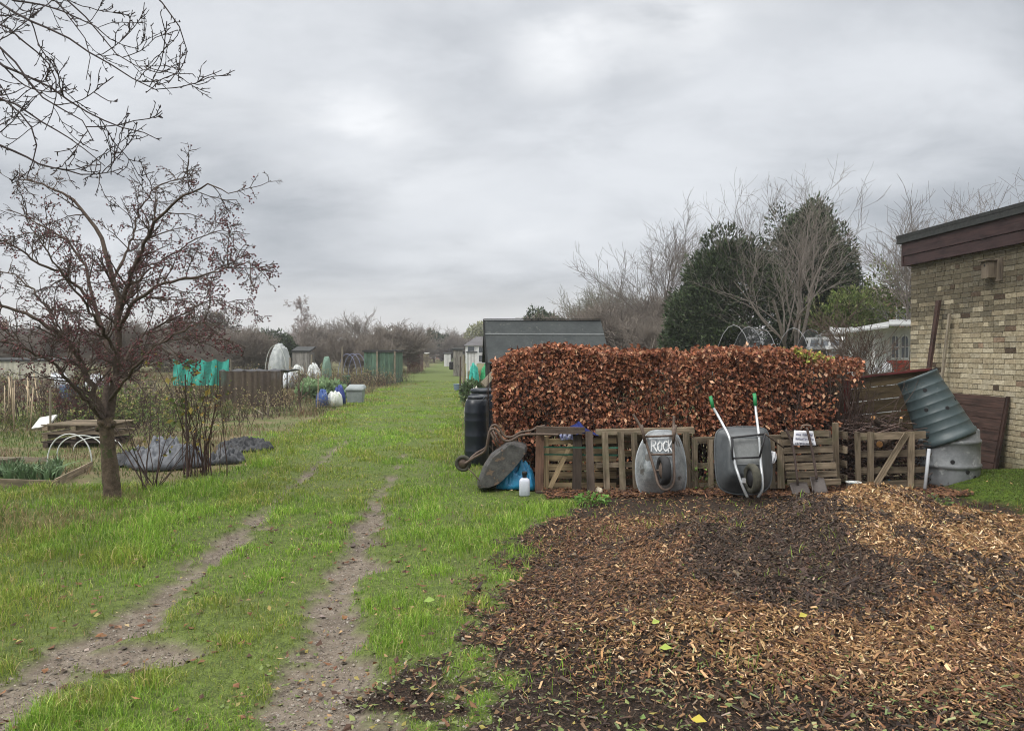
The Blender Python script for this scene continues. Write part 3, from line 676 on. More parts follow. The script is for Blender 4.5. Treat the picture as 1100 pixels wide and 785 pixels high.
log(at(968, 449, 9.5), at(964, 472, 9.7), .02, 'pale stick propped up in the compost bay by the tilted bin', bark=PALE if False else OLDW, name='stick')
mb = MB()
for i in range(420):
    c_ = np.array([rng.uniform(4.2, 5.3), rng.uniform(9.32, 10.1), 0]); z = rng.uniform(.05, .78) + (.1 if c_[1] > 9.6 else 0); a = rng.uniform(-.9, .9); l = rng.uniform(.12, .5)
    dv = np.array([math.cos(a), rng.normal(0, .3), math.sin(a) * .5]) * l / 2; c_[2] = z
    mb.tube([c_ - dv, c_ + rng.normal(0, .012, 3), c_ + dv], [.003 + rng.random() * .009, .006, .003], 4, rng.uniform(.5, 2.6))
tag(mb.build('brushwood', TWIG), 'tangle of cut twigs and prunings heaped inside the compost bay', 'brushwood', kind='stuff')
n = 2600; p = np.stack([rng.uniform(4.15, 5.3, n), rng.uniform(9.3, 10.15, n), .7 * rng.random(n) ** .8], 1); ln = rng.uniform(.03, .07, n)
V, T = leaves(p, rng.normal(0, 1, (n, 3)), rng.normal(0, 1, (n, 3)), ln, ln * .55); tag(arrays('compost_heap', V, T, LEAFD, tint=np.repeat(palette(n, [(.05, .032, .022), (.09, .055, .035), (.03, .022, .018)]), 4, 0)), 'dark rotting leaves filling the compost bay', 'compost', kind='stuff')

# ================================================================== plastic compost bins
GREENP = mat('dark_green_plastic', (.055, .078, .083), (.042, .062, .067), 5, .45, .45, bump=.03, spots=((.09, .11, .11), 3, .62)); GREYP = mat('faded_grey_plastic', (.185, .195, .205), (.125, .135, .14), 5, .55, .4, bump=.06, spots=((.25, .26, .26), 7, .6))
BLACKM = mat('black_plastic', (.018, .018, .02), (.012, .012, .014), 20, .5, .4, bump=.05)
bc = np.array([5.64, 9.55, .05])
cb = thing('compost_bin', bc, 'squat faded grey compost bin standing upright by the mossy bank', 'compost bin')
pr = [(.352, -.05), (.36, 0), (.364, .16), (.366, .19), (.380, .20), (.384, .22), (.380, .24), (.367, .25), (.367, .40), (.363, .5), (.375, .51), (.379, .53), (.374, .55), (.357, .56), (.352, .67), (.343, .68), (.33, .67), (.33, .3)]
MB().lathe(pr, bc, n=48, caps=(True, False)).build('body', GREYP, cb, True)
def holes(root, pts, nrm, r=.022):
    for p_, n_ in zip(pts, nrm): MB().lathe([(r, -.004), (r, .006), (r * .6, .0065)], p_, n_, 14).build('hole', BLACKM, root)
def rad_at(pr, h):
    k = [i for i in range(len(pr) - 1) if pr[i][1] <= h <= pr[i + 1][1]][0]; (r0, h0), (r1, h1) = pr[k], pr[k + 1]; return r0 + (r1 - r0) * (h - h0) / max(h1 - h0, 1e-6)
hp_, hn_ = [], []
for an, h in ((-112, .29), (-84, .165), (-66, .09)):
    a = math.radians(an); n_ = np.array([math.cos(a), math.sin(a), 0]); hp_.append(bc + n_ * rad_at(pr, h) + UPZ * h); hn_.append(n_)
holes(cb, hp_, hn_, .026)
top0 = at(1019.5, 473.5, 9.5); top1 = at(985, 404, 9.70); ax = unit(top1 - top0); Lb = np.linalg.norm(top1 - top0)
db = thing('compost_bin', top0, 'tall dark green compost bin tipped over on top of the grey one', 'compost bin')
pr2 = [(.30, .03), (.345, .0), (.352, .03), (.348, .075), (.336, .082)]
for k in range(1, 7):
    h = .082 + k * (Lb - .12) / 7; r = .336 - k * .0135; pr2 += [(r + .0025, h - .024), (r + .005, h - .018), (r + .005, h - .010), (r + .0008, h - .003)]
pr2 += [(.247, Lb - .04), (.253, Lb - .035), (.253, Lb - .004), (.245, Lb), (.225, Lb - .004)]
MB().lathe(pr2, top0, ax, 56, caps=(False, True)).build('body', GREENP, db, True)
e1 = unit(np.cross(ax, np.array([0, 1, 0.]))); e2 = np.cross(ax, e1)
if e2[1] > 0: e2 = -e2
if e1[0] < 0: e1 = -e1
hp_, hn_ = [], []
for f, x_ in ((.78, -.105), (.52, -.19), (.45, .02), (.52, .21)):
    r = .336 - .105 * f + .006; a = math.asin(x_ / r); n_ = e1 * math.sin(a) + e2 * math.cos(a); hp_.append(top0 + ax * Lb * f + n_ * r); hn_.append(n_)
holes(db, hp_, hn_, .025)
kp = top0 + ax * (Lb - .01) + e1 * .22 + e2 * .03
MB().box(kp, (.075, .06, .06), np.stack([e1, e2, ax], 1), 1).tube([kp, kp + e1 * .05 - ax * .03], .014, 6).build('lid_clip', BLACKM, db)
tag(MB().tube([at(993.5, 526, 9.1), at(998, 482, 9.2)], .021, 10).build('grey_pipe', mat('pale_plastic_pipe', (.42, .44, .47), (.36, .38, .4), 8, .5, bump=.02), None, True), 'pale grey plastic pipe propped between the bay and the grey bin', 'pipe')

# ================================================================== wheelbarrows
GALV = mat('galvanised_steel', (.40, .425, .44), (.20, .222, .235), 6, .4, .5, .35, bump=.08, spots=((.13, .125, .115), 4, .57)); RUST = mat('rusty_tube', (.135, .10, .078), (.085, .058, .045), 25, .7, .4, .2, bump=.25)
TYRE = mat('tyre_rubber', (.03, .03, .032), (.02, .02, .021), 20, .75, .3, bump=.1); TYREM = mat('muddy_tyre', (.075, .072, .055), (.045, .045, .036), 20, .85, .2, bump=.2); ZINC = mat('bright_zinc_tube', (.56, .58, .60), (.42, .44, .45), 9, .35, .5, .5, bump=.03)
DKM = mat('dark_polymer', (.085, .094, .10), (.058, .065, .07), 6, .4, .5, bump=.05); PANEL = mat('dusty_polymer', (.23, .24, .24), (.16, .17, .17), 6, .55, .4, bump=.05, spots=((.25, .25, .24), 40, .66))
def closed(pts, n=60):
    P = np.asarray(pts, float); m = len(P); out = []
    for k in range(n):
        t_ = k * m / n; i = int(t_); f = t_ - i; p0, p1, p2, p3 = P[(i - 1) % m], P[i % m], P[(i + 1) % m], P[(i + 2) % m]
        out.append(.5 * ((2 * p1) + (-p0 + p2) * f + (2 * p0 - 5 * p1 + 4 * p2 - p3) * f * f + (-p0 + 3 * p1 - 3 * p2 + p3) * f ** 3))
    return np.array(out)
def upright_tray(root, rim, floor, Y, lean, depth, m, v0, vh, mfloor=None):
    """tray stood on its nose against the pallets, underside to the yard: rim and floor are outlines in photo units"""
    yr = lambda v: Y + lean * (v0 - v) / vh
    r, f = closed(rim), closed(floor); rings = []
    for s_, dep in ((0, 0), (.12, .1), (.45, .55), (.78, .9), (.92, .98), (1, 1.0)):
        o = r * (1 - s_) + f * s_; rings.append([at(u, v, yr(v) - dep * depth) for u, v in o])
    cen = np.mean(rings[-1], 0); rings.append(np.array(rings[-1]) * .5 + cen * .5)
    t_ = MB().loft(rings).build('tray', m, root, True); solid(t_, .006)
    MB().tube(rings[0], .011, 8, closed=True).build('rim', m, root, True)
    return yr
def wheel(root, c, ax_, r, w_, tyre, hub):
    wl = MB().lathe([(r * .62, -w_ * .3), (r * .72, -w_ * .5), (r * .9, -w_ * .48), (r, -w_ * .22), (r, w_ * .22), (r * .9, w_ * .48), (r * .72, w_ * .5), (r * .62, w_ * .3)], c, ax_, 32, caps=(False, False)).build('wheel', tyre, root, True)
    h_ = MB().lathe([(.02, -w_ * .55), (r * .25, -w_ * .5), (r * .63, -w_ * .2), (r * .63, w_ * .2), (r * .25, w_ * .5), (.02, w_ * .55)], c, ax_, 20).build('hub', hub, root, True); h_.parent = wl
    return wl
# galvanised barrow
g1 = thing('wheelbarrow', base(710, 8.75), 'galvanised wheelbarrow with white painted letters, tipped upright against the pallets', 'wheelbarrow', 'wheelbarrows stood against the pallets')
rim = [(698, 464), (711, 462.5), (724, 464), (731, 474), (735.5, 490), (737, 508), (736, 522), (730, 531), (716, 533.5), (702, 533.5), (690, 530), (685, 521), (683, 508), (684, 490), (690, 474)]
flo = [(698, 470), (710, 469.5), (722, 470), (724, 477), (725, 486), (725.5, 494), (725, 500), (722, 504), (715, 505), (706, 505), (699, 504), (695.5, 500), (695, 494), (695.5, 486), (696.5, 477)]
yr = upright_tray(g1, rim, flo, 8.78, .16, .24, GALV, 533, 70)
ZF = lambda v, d: yr(v) - d
STR = [[[(0, 0), (.06, 1), (.7, .95), (.85, .72), (.6, .52), (.1, .5)], [(.4, .5), (1, 0)]], [[(.5, 1), (.05, .7), (.1, .2), (.5, 0), (.9, .25), (.95, .75), (.5, 1)]], [[(1, .85), (.6, 1), (.1, .7), (.1, .25), (.6, 0), (1, .18)]], [[(.05, 0), (.1, 1)], [(.95, 1), (.15, .48), (1, 0)]]]
mb = MB(); nn2 = 0
for li, (u0, wd_, v0, hh) in enumerate(((699.6, 5.6, 484.2, 11.2), (706.2, 5.2, 484.6, 10.6), (712.2, 4.6, 484.4, 11.0), (717.4, 4.8, 484.8, 11.6))):
    for st_ in STR[li]:
        pts = [np.array(at(u0 + x_ * wd_ + .12 * (1 - y_), v0 - y_ * hh, ZF(v0 - y_ * hh, .2465 + .0008 * nn2))) for x_, y_ in st_]
        for a_, b_ in zip(pts[:-1], pts[1:]):
            nn2 += 1; e_ = (b_ - a_) * .06; mb.bar(a_ - e_, b_ + e_ + [0, -.0003 * nn2, 0], .0145, .0012, (0, -1, .2), rng.uniform(.9, 1.08), .001)
mb.build('painted_lettering', mat('white_paint', (.84, .85, .85), (.6, .62, .63), 40, .7, bump=.1), g1)
def rail(root, pts, r, m, name='frame', extra=None):
    mb = MB(); P = [at(u, v, Y_) for u, v, Y_ in pts]; mb.tube(curve(P, 8 * len(P)), r, 10)
    return mb.build(name, m, root, True)
A_ = lambda u, v, d: (u, v, ZF(v, d))
rail(g1, [A_(680, 445, .12), A_(684.5, 452, .12), A_(688.5, 459, .14), A_(692, 469, .28), A_(698, 488, .30), A_(704, 508, .34), A_(707, 519, .38), A_(711.5, 525, .40), A_(716, 526, .40), A_(721, 523, .40), A_(724, 515, .38), A_(724, 500, .32), A_(723.5, 484, .30), A_(723, 469, .28), A_(723.5, 459, .14), A_(724, 447, .12)], .016, RUST)
for a_, b_ in (((690, 469), (724, 468)), ((699, 488), (723, 488))): MB().tube([at(*a_, ZF(a_[1], .285)), at(*b_, ZF(b_[1], .285))], .013, 8).build('cross_bar', RUST, g1, True)
for u, us in ((689, 693), (726, 723)): MB().tube([at(u, 456, ZF(456, .36)), at(us, 476, ZF(476, .30))], .018, 8).build('leg', RUST, g1, True)
wc = at(713, 505, ZF(505, .40)); wheel(g1, wc, (1, .05, 0), .17, .10, TYRE, RUST)
MB().tube([wc - [.085, 0, 0], wc + [.085, 0, 0]], .009, 8).build('axle', RUST, g1, True)
# black barrow
g2 = thing('wheelbarrow', base(800, 8.5), 'black wheelbarrow with bright zinc frame and green grips, tipped upright by spades', 'wheelbarrow', 'wheelbarrows stood against the pallets')
rim = [(772, 462), (784, 459), (800, 458.5), (814, 459), (823, 462), (826, 471), (828, 489), (829, 505), (828, 517), (823, 526), (813, 530), (798, 531), (783, 529), (774, 524), (770, 515), (768.5, 500), (768, 484), (768.5, 470)]
flo = [(787, 470), (794, 469), (801, 469), (808, 469), (815, 470), (817, 475), (818, 484), (819, 494), (819, 502), (816, 507), (809, 508), (801, 508), (793, 508), (787, 507), (785, 502), (784.5, 494), (785, 484), (786, 475)]
yr = upright_tray(g2, rim, flo, 8.55, .18, .24, DKM, 531, 72)
g = np.array([[at(788 + 28 * a - 0 * b, 471 + 28 * b, ZF(471 + 28 * b, .247)) for a in np.linspace(0, 1, 5)] for b in np.linspace(0, 1, 5)]); solid(MB().sheet(g).build('base_panel', PANEL, g2), .006)
rail(g2, [A_(763.7, 428, .10), A_(766, 437, .10), A_(771, 446, .12), A_(777, 457, .18), A_(783, 469, .27), A_(787, 484, .29), A_(790, 500, .30), A_(794, 512, .33), A_(798, 523, .33), A_(803, 534, .30)], .0165, ZINC)
rail(g2, [A_(810.5, 424, .10), A_(811.5, 436, .10), A_(813, 450, .14), A_(815, 466, .27), A_(816.5, 484, .29), A_(817.5, 500, .30), A_(819, 515, .33), A_(818.5, 526, .33), A_(814, 534, .30)], .0165, ZINC)
GRIP = mat('green_grip', (.03, .26, .09), (.02, .2, .07), 10, .5, bump=.05)
for a_, b_ in (((763, 425.5), (766, 438)), ((810.3, 422.5), (811.6, 436))): MB().tube([at(*a_, ZF(a_[1], .10)), at(*b_, ZF(b_[1], .10))], .021, 10).build('grip', GRIP, g2, True)
BLK = mat('black_steel', (.03, .03, .033), (.02, .02, .022), 12, .5, .4, .3, bump=.05)
for a_, b_, da, db_ in (((785, 470), (822, 466), .31, .31), ((788, 492), (816, 491), .31, .31), ((786, 470), (787, 494), .31, .31), ((822, 466), (816, 491), .36, .31)): MB().tube([at(*a_, ZF(a_[1], da)), at(*b_, ZF(b_[1], db_))], .011, 8).build('leg', BLK, g2, True)
MB().tube([at(822, 466, ZF(466, .34)), at(842, 481, 8.8)], .009, 8).build('stay', RUST, g2, True)
wc = at(808, 514, ZF(514, .36)); wheel(g2, wc, (1, .08, 0), .17, .085, TYREM, BLK)
for u, v in ((799, 516), (816, 515)): MB().box(at(u, v, ZF(v, .36)), (.04, .02, .05), None, 1.2).build('axle_bracket', ZINC, g2)
# old barrow, upside down
OLDM = mat('dark_battered_steel', (.12, .115, .11), (.055, .054, .055), 8, .55, .4, .3, bump=.15, spots=((.17, .12, .09), 8, .58))
g3 = thing('wheelbarrow', base(530, 9.1), 'old rusty wheelbarrow lying upside down with its small wheel in the air', 'wheelbarrow', 'wheelbarrows stood against the pallets')
near = [(513.5, 522), (514, 517), (521, 500), (528, 489.5), (531, 487), (546, 475.5), (549, 474.5), (561, 477.5), (565, 479.5), (566, 484), (563, 489), (551, 504), (537, 518), (533, 521), (522, 525), (515, 525)]; n9 = len(near)
R0 = np.array([np.array(near[i]) * (1 - f) + np.array(near[(i + 1) % n9]) * f for i in range(n9) for f in (0, .33, .66)], float); cen = R0.mean(0)
rings = [[at(*(cen + (p_ - cen) * s_ + np.array([dx, dv])), 8.95 + dy) for p_ in R0] for s_, dy, dx, dv in ((.90, .0, 1, 1), (.965, .012, 0, 0), (1.0, .05, 0, 0), (1.02, .55, 0, -2), (1.04, .62, 0, -2))]
rings = [list(np.array(rings[0]) * .6 + np.mean(rings[0], 0) * .4)] + rings
t_ = MB().loft(rings, cap0=True, cap1=False).build('tray', OLDM, g3, False); solid(t_, .006)
for dy, o in ((0, (0, 0)), (.34, (1.5, -4))):
    ox, ov = o; rail(g3, [(499 + ox, 498 + ov * .3, 9.0 + dy * .3), (510 + ox, 491 + ov, 8.98 + dy), (521 + ox, 484 + ov, 8.93 + dy), (524 + ox, 472 + ov, 8.9 + dy), (526 + ox, 463 + ov, 8.9 + dy), (531 + ox, 460.5 + ov, 8.9 + dy), (536 + ox, 466 + ov, 8.9 + dy), (541 + ox, 472.5 + ov, 8.9 + dy), (549 + ox, 473 + ov, 8.9 + dy), (558 + ox, 468 + ov, 8.9 + dy), (568 + ox, 466.5 + ov, 8.9 + dy), (577 + ox + (8 if dy == 0 else 0), 466.5 + ov * 1.2 - (0 if dy == 0 else 3), 8.9 + dy), (584 + ox + (16 if dy == 0 else 0), (467 if dy == 0 else 461) + ov, 8.9 + dy)], .0155, RUST)
MB().tube([at(527, 464, 8.9), at(535, 480, 8.92)], .013, 8).build('leg', RUST, g3, True); MB().tube([at(528.5, 460, 9.24), at(536, 476, 9.2)], .013, 8).build('leg', RUST, g3, True)
wheel(g3, at(497.5, 497.5, 9.06), (.12, 1, .1), .102, .06, TYREM, RUST)
rail(g3, [(503, 503, 9.0), (508, 508, 8.95), (515, 516, 8.95)], .007, RUST, 'stay')

# ================================================================== spades
STEEL = mat('worn_blade', (.062, .052, .048), (.04, .031, .028), 10, .5, .5, .4, bump=.1); SHAFT = mat('brown_shaft', (.085, .06, .05), (.05, .036, .032), 20, .6, .3, bump=.1)
def blade_mesh(root, c4, Y0, Y1):
    a, b, c_, d_ = [np.array(at(u, v, Y)) for (u, v), Y in zip(c4, (Y0, Y0, Y1, Y1))]
    g = np.array([[(a * (1 - s_) + b * s_) * (1 - q) + (d_ * (1 - s_) + c_ * s_) * q + np.array([0, .05 * (1 - (2 * s_ - 1) ** 2) * (1 - q * .6), 0]) for s_ in np.linspace(0, 1, 9)] for q in np.linspace(0, 1, 7)])
    return solid(MB().sheet(g).build('blade', STEEL, root, True), .005)
s1 = thing('spade', base(857, 8.8), 'slim spade leaning on the slatted pallet next to the black wheelbarrow', 'spade', 'spades leaning on the slatted pallet')
MB().tube(curve([at(844, 461, 8.95), at(850, 474, 8.93), at(853.5, 490, 8.89), at(857, 520, 8.82)], 16), .0145, 8).build('shaft', SHAFT, s1, True)
blade_mesh(s1, [(848, 519), (867, 518), (871.5, 531), (852, 534)], 8.82, 8.64)
s2 = thing('spade', base(880, 8.8), 'spade with a broad T handle leaning across the paper notice', 'spade', 'spades leaning on the slatted pallet')
MB().tube(curve([at(866.5, 459, 8.93), at(870, 473, 8.9), at(874, 492, 8.87), at(877.5, 515, 8.82)], 16), .0165, 8).build('shaft', SHAFT, s2, True)
MB().tube(curve([at(860.5, 461, 8.93), at(862, 457.5, 8.93), at(866.5, 456.8, 8.93), at(870.5, 457.5, 8.93), at(871.8, 461, 8.93)], 20), .0125, 8).build('handle', mat('handle_wood', (.16, .11, .08), (.09, .065, .05), 20, .6), s2, True)
blade_mesh(s2, [(870, 512), (885, 513), (890, 529), (873.5, 532)], 8.83, 8.66)

# ================================================================== drums by the hedge end
DRUM = mat('blue_black_plastic', (.012, .017, .026), (.008, .011, .016), 6, .36, .4, bump=.04)
d0 = np.array([at(512, 425, 11.2)[0], 11.2, 0.0]); dr = thing('plastic_drum', d0, 'slim ribbed blue-black plastic drum standing beside the hedge end', 'drum')
pr = [(.165, 0), (.182, .03)]
for h in (.22, .45, .68, .8): pr += [(.184, h - .02), (.187, h - .01), (.187, h + .01), (.184, h + .02)]
pr += [(.18, .9), (.165, .97), (.135, 1.01), (.128, 1.015), (.128, 1.0)]
MB().lathe(pr, d0, n=40).build('body', DRUM, dr, True); MB().lathe([(.13, 1.0), (.14, 1.005), (.14, 1.035), (.12, 1.05)], d0, n=32).build('lid', DRUM, dr, True)
rail(dr, [(519, 429, 11.05), (522.5, 426, 11.05), (525, 431, 11.05), (525.5, 440, 11.05)], .012, DRUM, 'handle')
d1 = np.array([at(524, 425, 12.1)[0], 12.1, 0.0]); wb = thing('water_butt', d1, 'wide black water butt behind the slim drum', 'water butt')
MB().lathe([(.25, 0), (.27, .02), (.29, .4), (.30, .42), (.295, .44), (.30, .8), (.31, .82), (.305, .84), (.29, 1.0), (.27, 1.06)], d1, n=40).build('body', DRUM, wb, True)
MB().lathe([(.275, 1.05), (.285, 1.06), (.285, 1.10), (.27, 1.115), (.25, 1.105)], d1, n=40).build('lid', DRUM, wb, True)

# ================================================================== small things about the pallets
def crumple(cx, cy, rx, ry, h, seed, n=44, lo=0, creases=.5, power=.5, yaw=0, sharp=2.2):
    a = np.linspace(-1, 1, n); A, B = np.meshgrid(a, a, indexing='ij')
    r = np.maximum(np.abs(A), np.abs(B)); th = np.arctan2(B, A); k = np.hypot(A, B); s_ = np.where(k > 0, r / np.maximum(k, 1e-6), 1); ux, uy = A * s_, B * s_
    wob = 1 + .22 * (fbm(np.cos(th) * 1.6 + seed, np.sin(th) * 1.6 + seed, 3) - .5) * 2
    x, y = ux * wob, uy * wob; rr = np.clip(np.hypot(ux, uy), 0, 1)
    ridge = 1 - np.abs(2 * fbm(ux * sharp + seed * 3, uy * sharp + seed, 3) - 1) * 2.2; fine = 1 - np.abs(2 * fbm(ux * sharp * 2.6 + seed, uy * sharp * 2.6, 2) - 1) * 2
    z = h * (1 - rr ** 2.4) ** power * (1 - creases + creases * (.65 * ridge + .35 * fine)) + h * .05
    X, Y = x * rx, y * ry; c_, s2_ = math.cos(yaw), math.sin(yaw)
    X, Y = cx + X * c_ - Y * s2_, cy + X * s2_ + Y * c_
    return np.stack([X, Y, height(X, Y) + np.maximum(z, .006) + lo], -1)
BLUE = mat('light_blue_plastic', (.02, .22, .40), (.012, .14, .29), 9, .35, .5, bump=.2, bdist=.02, spots=((.16, .40, .55), 9, .62))
sk = MB().sheet(crumple(at(556, 500, 9.15)[0], 9.15, .26, .16, .42, 3, creases=.55, power=.8)).build('plastic_sack', BLUE, None, True); tag(solid(sk, .004), 'crumpled bright blue plastic sack between the old barrow and the pallets', 'sack')
j0 = np.array([at(563.5, 520, 8.8)[0], 8.8, height(at(563.5, 520, 8.8)[0], 8.8)]); jc = thing('jerrycan', j0, 'small cloudy white plastic canister with a dark neck before the blue sack', 'canister')
rr = lambda hw, hd, z: closed([(j0[0] + a * hw, j0[1] + b * hd, j0[2] + z) for a, b in ((-1, -.6), (-.6, -1), (.6, -1), (1, -.6), (1, .6), (.6, 1), (-.6, 1), (-1, .6))], 32)
MB().loft([rr(.055, .045, 0), rr(.062, .052, .012), rr(.062, .052, .17), rr(.055, .045, .195), rr(.03, .03, .215)], cap0=True).build('body', mat('cloudy_plastic', (.55, .58, .66), (.45, .48, .56), 8, .45, bump=.02), jc, True)
MB().lathe([(.026, .21), (.026, .25), (.032, .252), (.032, .285), (.028, .29)], j0, n=20).build('cap', BLACKM, jc, True)
NAVY = mat('navy_cloth', (.018, .03, .15), (.012, .018, .09), 14, .8, .2, bump=.2)
def drape(name, pts0, pts1, Y0, Y1, m, lab, cat):
    a = curve([at(u, v, Y0) for u, v in pts0], 24); b = curve([at(u, v, Y1) for u, v in pts1], 24); k = min(len(a), len(b))
    g = np.array([a[:k] * (1 - q) + b[:k] * q + np.stack([0 * a[:k, 0], -.03 * np.sin(np.arange(k) * .8 + q * 2) * math.sin(q * 3), 0 * a[:k, 0]], 1) for q in np.linspace(0, 1, 9)])
    return tag(solid(MB().sheet(g).build(name, m, None, True), .006), lab, cat)
drape('blue_cloth', [(612, 458), (619, 455), (622, 452.5), (628, 459), (637, 464), (642, 466)], [(619, 467), (624, 465), (629, 465), (634, 466), (639, 467), (643, 468)], 9.26, 8.99, NAVY, 'dark blue cloth slung over the pallet tops', 'cloth')
bm_ = mat('blue_white_print', (.55, .57, .66), (.10, .12, .34), 34, .6, bump=.1, tint=False)
drape('printed_bag', [(601, 467), (606, 465), (612, 465), (618, 466)], [(602, 473), (607, 472.5), (612, 472), (618, 472.5)], 9.14, 9.125, bm_, 'blue and white printed bag behind the short dark plank', 'bag')
bk0 = np.array([at(917, 523, 8.95)[0], 8.95, height(at(917, 523, 8.95)[0], 8.95)]); bu = thing('bucket', bk0, 'small white paint bucket with worn blue band beside the slatted pallet', 'bucket')
MB().lathe([(.07, 0), (.075, .005), (.088, .13), (.092, .131), (.092, .14), (.084, .14), (.078, .09)], bk0, n=28, caps=(True, False)).build('pail', mat('white_bucket', (.50, .51, .50), (.36, .38, .36), 12, .5, bump=.05, spots=((.05, .10, .14), 14, .55)), bu, True)
MB().lathe([(.082, .108), (.02, .115)], bk0, n=24).build('contents', mat('tan_filling', (.42, .28, .15), (.28, .18, .1), 30, .9), bu)
MB().tube([bk0 + np.array([.092 * math.cos(a), -.03 - .06 * math.sin(a), .13 - .075 * math.sin(a)]) for a in np.linspace(0, math.pi, 14)], .003, 6).build('handle', BLK, bu, True)
q_ = at(642.5, 534, 8.72); tag(bevel(MB().bar(q_ - [.05, 0, -.0], q_ + [.05, .01, 0], .06, .05, (0, -.4, 1), 1, .006).build('brick_shard', mat('terracotta', (.45, .20, .10), (.34, .15, .08), 12, .85, bump=.3)), .006), 'small broken orange brick lying at the foot of the open pallet', 'brick')
g = crumple(at(643, 527, 8.9)[0], 8.9, .05, .03, .09, 9, 14); tag(solid(MB().sheet(g).build('crumpled_paper', mat('cream_paper', (.62, .56, .42), (.5, .44, .32), 20, .8, bump=.1)), .002), 'scrap of crumpled cream paper above the broken orange brick', 'paper')
g = crumple(at(954, 510, 9.5)[0], 9.42, .09, .05, .09, 12, 16); tag(solid(MB().sheet(g).build('plastic_scrap', BLUE), .003), 'scrap of blue plastic lying inside the compost bay', 'plastic scrap')
drape('paper_bag', [(822, 482), (826, 484), (832, 485), (834, 487)], [(823, 497), (826, 499), (829, 499), (832, 497)], 9.02, 8.97, mat('white_bag', (.60, .61, .63), (.46, .47, .5), 16, .6, bump=.2), 'white plastic bag hanging on the pallet beside the black barrow', 'bag')
# leafy weeds
def weed(u, v, Y, r, n, cols, lab, hgt=.15, ls=(.03, .07), nm='leafy_weed', sink=0):
    x0 = at(u, v, Y)[0]; c0 = np.array([x0, Y, height(x0, Y)])
    root = thing(nm, c0, lab, 'weed'); a = rng.random(n) * 6.283; rr_ = np.sqrt(rng.random(n)) * r; zz_ = hgt * rng.random(n) * (1 - (rr_ / r) ** 2 * .7) + .01
    p = np.stack([np.cos(a) * rr_, np.sin(a) * rr_ * .7, zz_], 1); p[:, 2] += height(x0 + p[:, 0], Y + p[:, 1]) - c0[2]
    d = np.stack([np.cos(a), np.sin(a), rng.normal(.2, .4, n)], 1) + rng.normal(0, .4, (n, 3)); ln = rng.uniform(*ls, n)
    V, T = leaves(p, d, np.stack([rng.normal(0, .4, n), rng.normal(-.3, .4, n), np.ones(n)], 1), ln, ln * rng.uniform(.45, .75, n)); arrays('foliage', V, T, LEAF, root, np.repeat(palette(n, cols), 4, 0))
    m = max(5, n // 14); P_, R_ = level(np.stack([rng.normal(0, r * .3, m), rng.normal(0, r * .2, m), np.zeros(m)], 1), np.stack([rng.normal(0, .5, m), rng.normal(0, .5, m), np.ones(m)], 1), np.full(m, hgt), np.full(m, .003), np.full(m, .0015), 3, .1, (0, 0, 0), rng)
    V, Q = tubes([(P_, R_)], 4); arrays('stems', V, Q, TWIG, root, np.ones((len(V), 3)) * [1.2, 1.8, .7])
GW = [(.14, .20, .05), (.20, .26, .08), (.09, .14, .04), (.28, .31, .13)]
weed(974, 521, 8.3, .2, 110, GW, 'low green weed growing at the foot of the braced bay', .16); weed(998, 531, 8.2, .24, 100, [(.10, .15, .04), (.05, .07, .03), (.16, .2, .07)], 'dark straggling weed before the grey bin', .13)
weed(1012, 546, 7.6, .17, 80, GW, 'small weed at the edge of the moss and chips', .09, (.02, .05)); weed(636, 541, 8.3, .2, 150, [(.09, .19, .03), (.13, .25, .05), (.06, .13, .02)], 'nettles sprouting by the broken orange brick', .14)
weed(1060, 556, 7.4, .25, 100, [(.12, .17, .05), (.07, .10, .03), (.2, .19, .09)], 'ragged weed growing out of the lower edge of the moss', .08, (.02, .05)); weed(753, 492, 9.0, .1, 30, [(.22, .34, .08), (.16, .26, .07)], 'green sprig poking between the wheelbarrows', .5)

# ================================================================== trees
def resample(P, R, n=24):
    P = np.asarray(P); s = np.r_[0, np.cumsum(np.linalg.norm(np.diff(P, axis=0), axis=1))]; t_ = np.linspace(0, s[-1], n)
    return np.stack([np.interp(t_, s, P[:, i]) for i in range(3)], 1), np.linspace(R[0], R[1], n)
def meshpart(name, sets, sides, m, parent, tint=1.0, smooth=True):
    V, Q = tubes(sets, sides); return arrays(name, V - np.array(parent.location), Q, m, parent, np.full(len(V), tint), smooth=smooth)
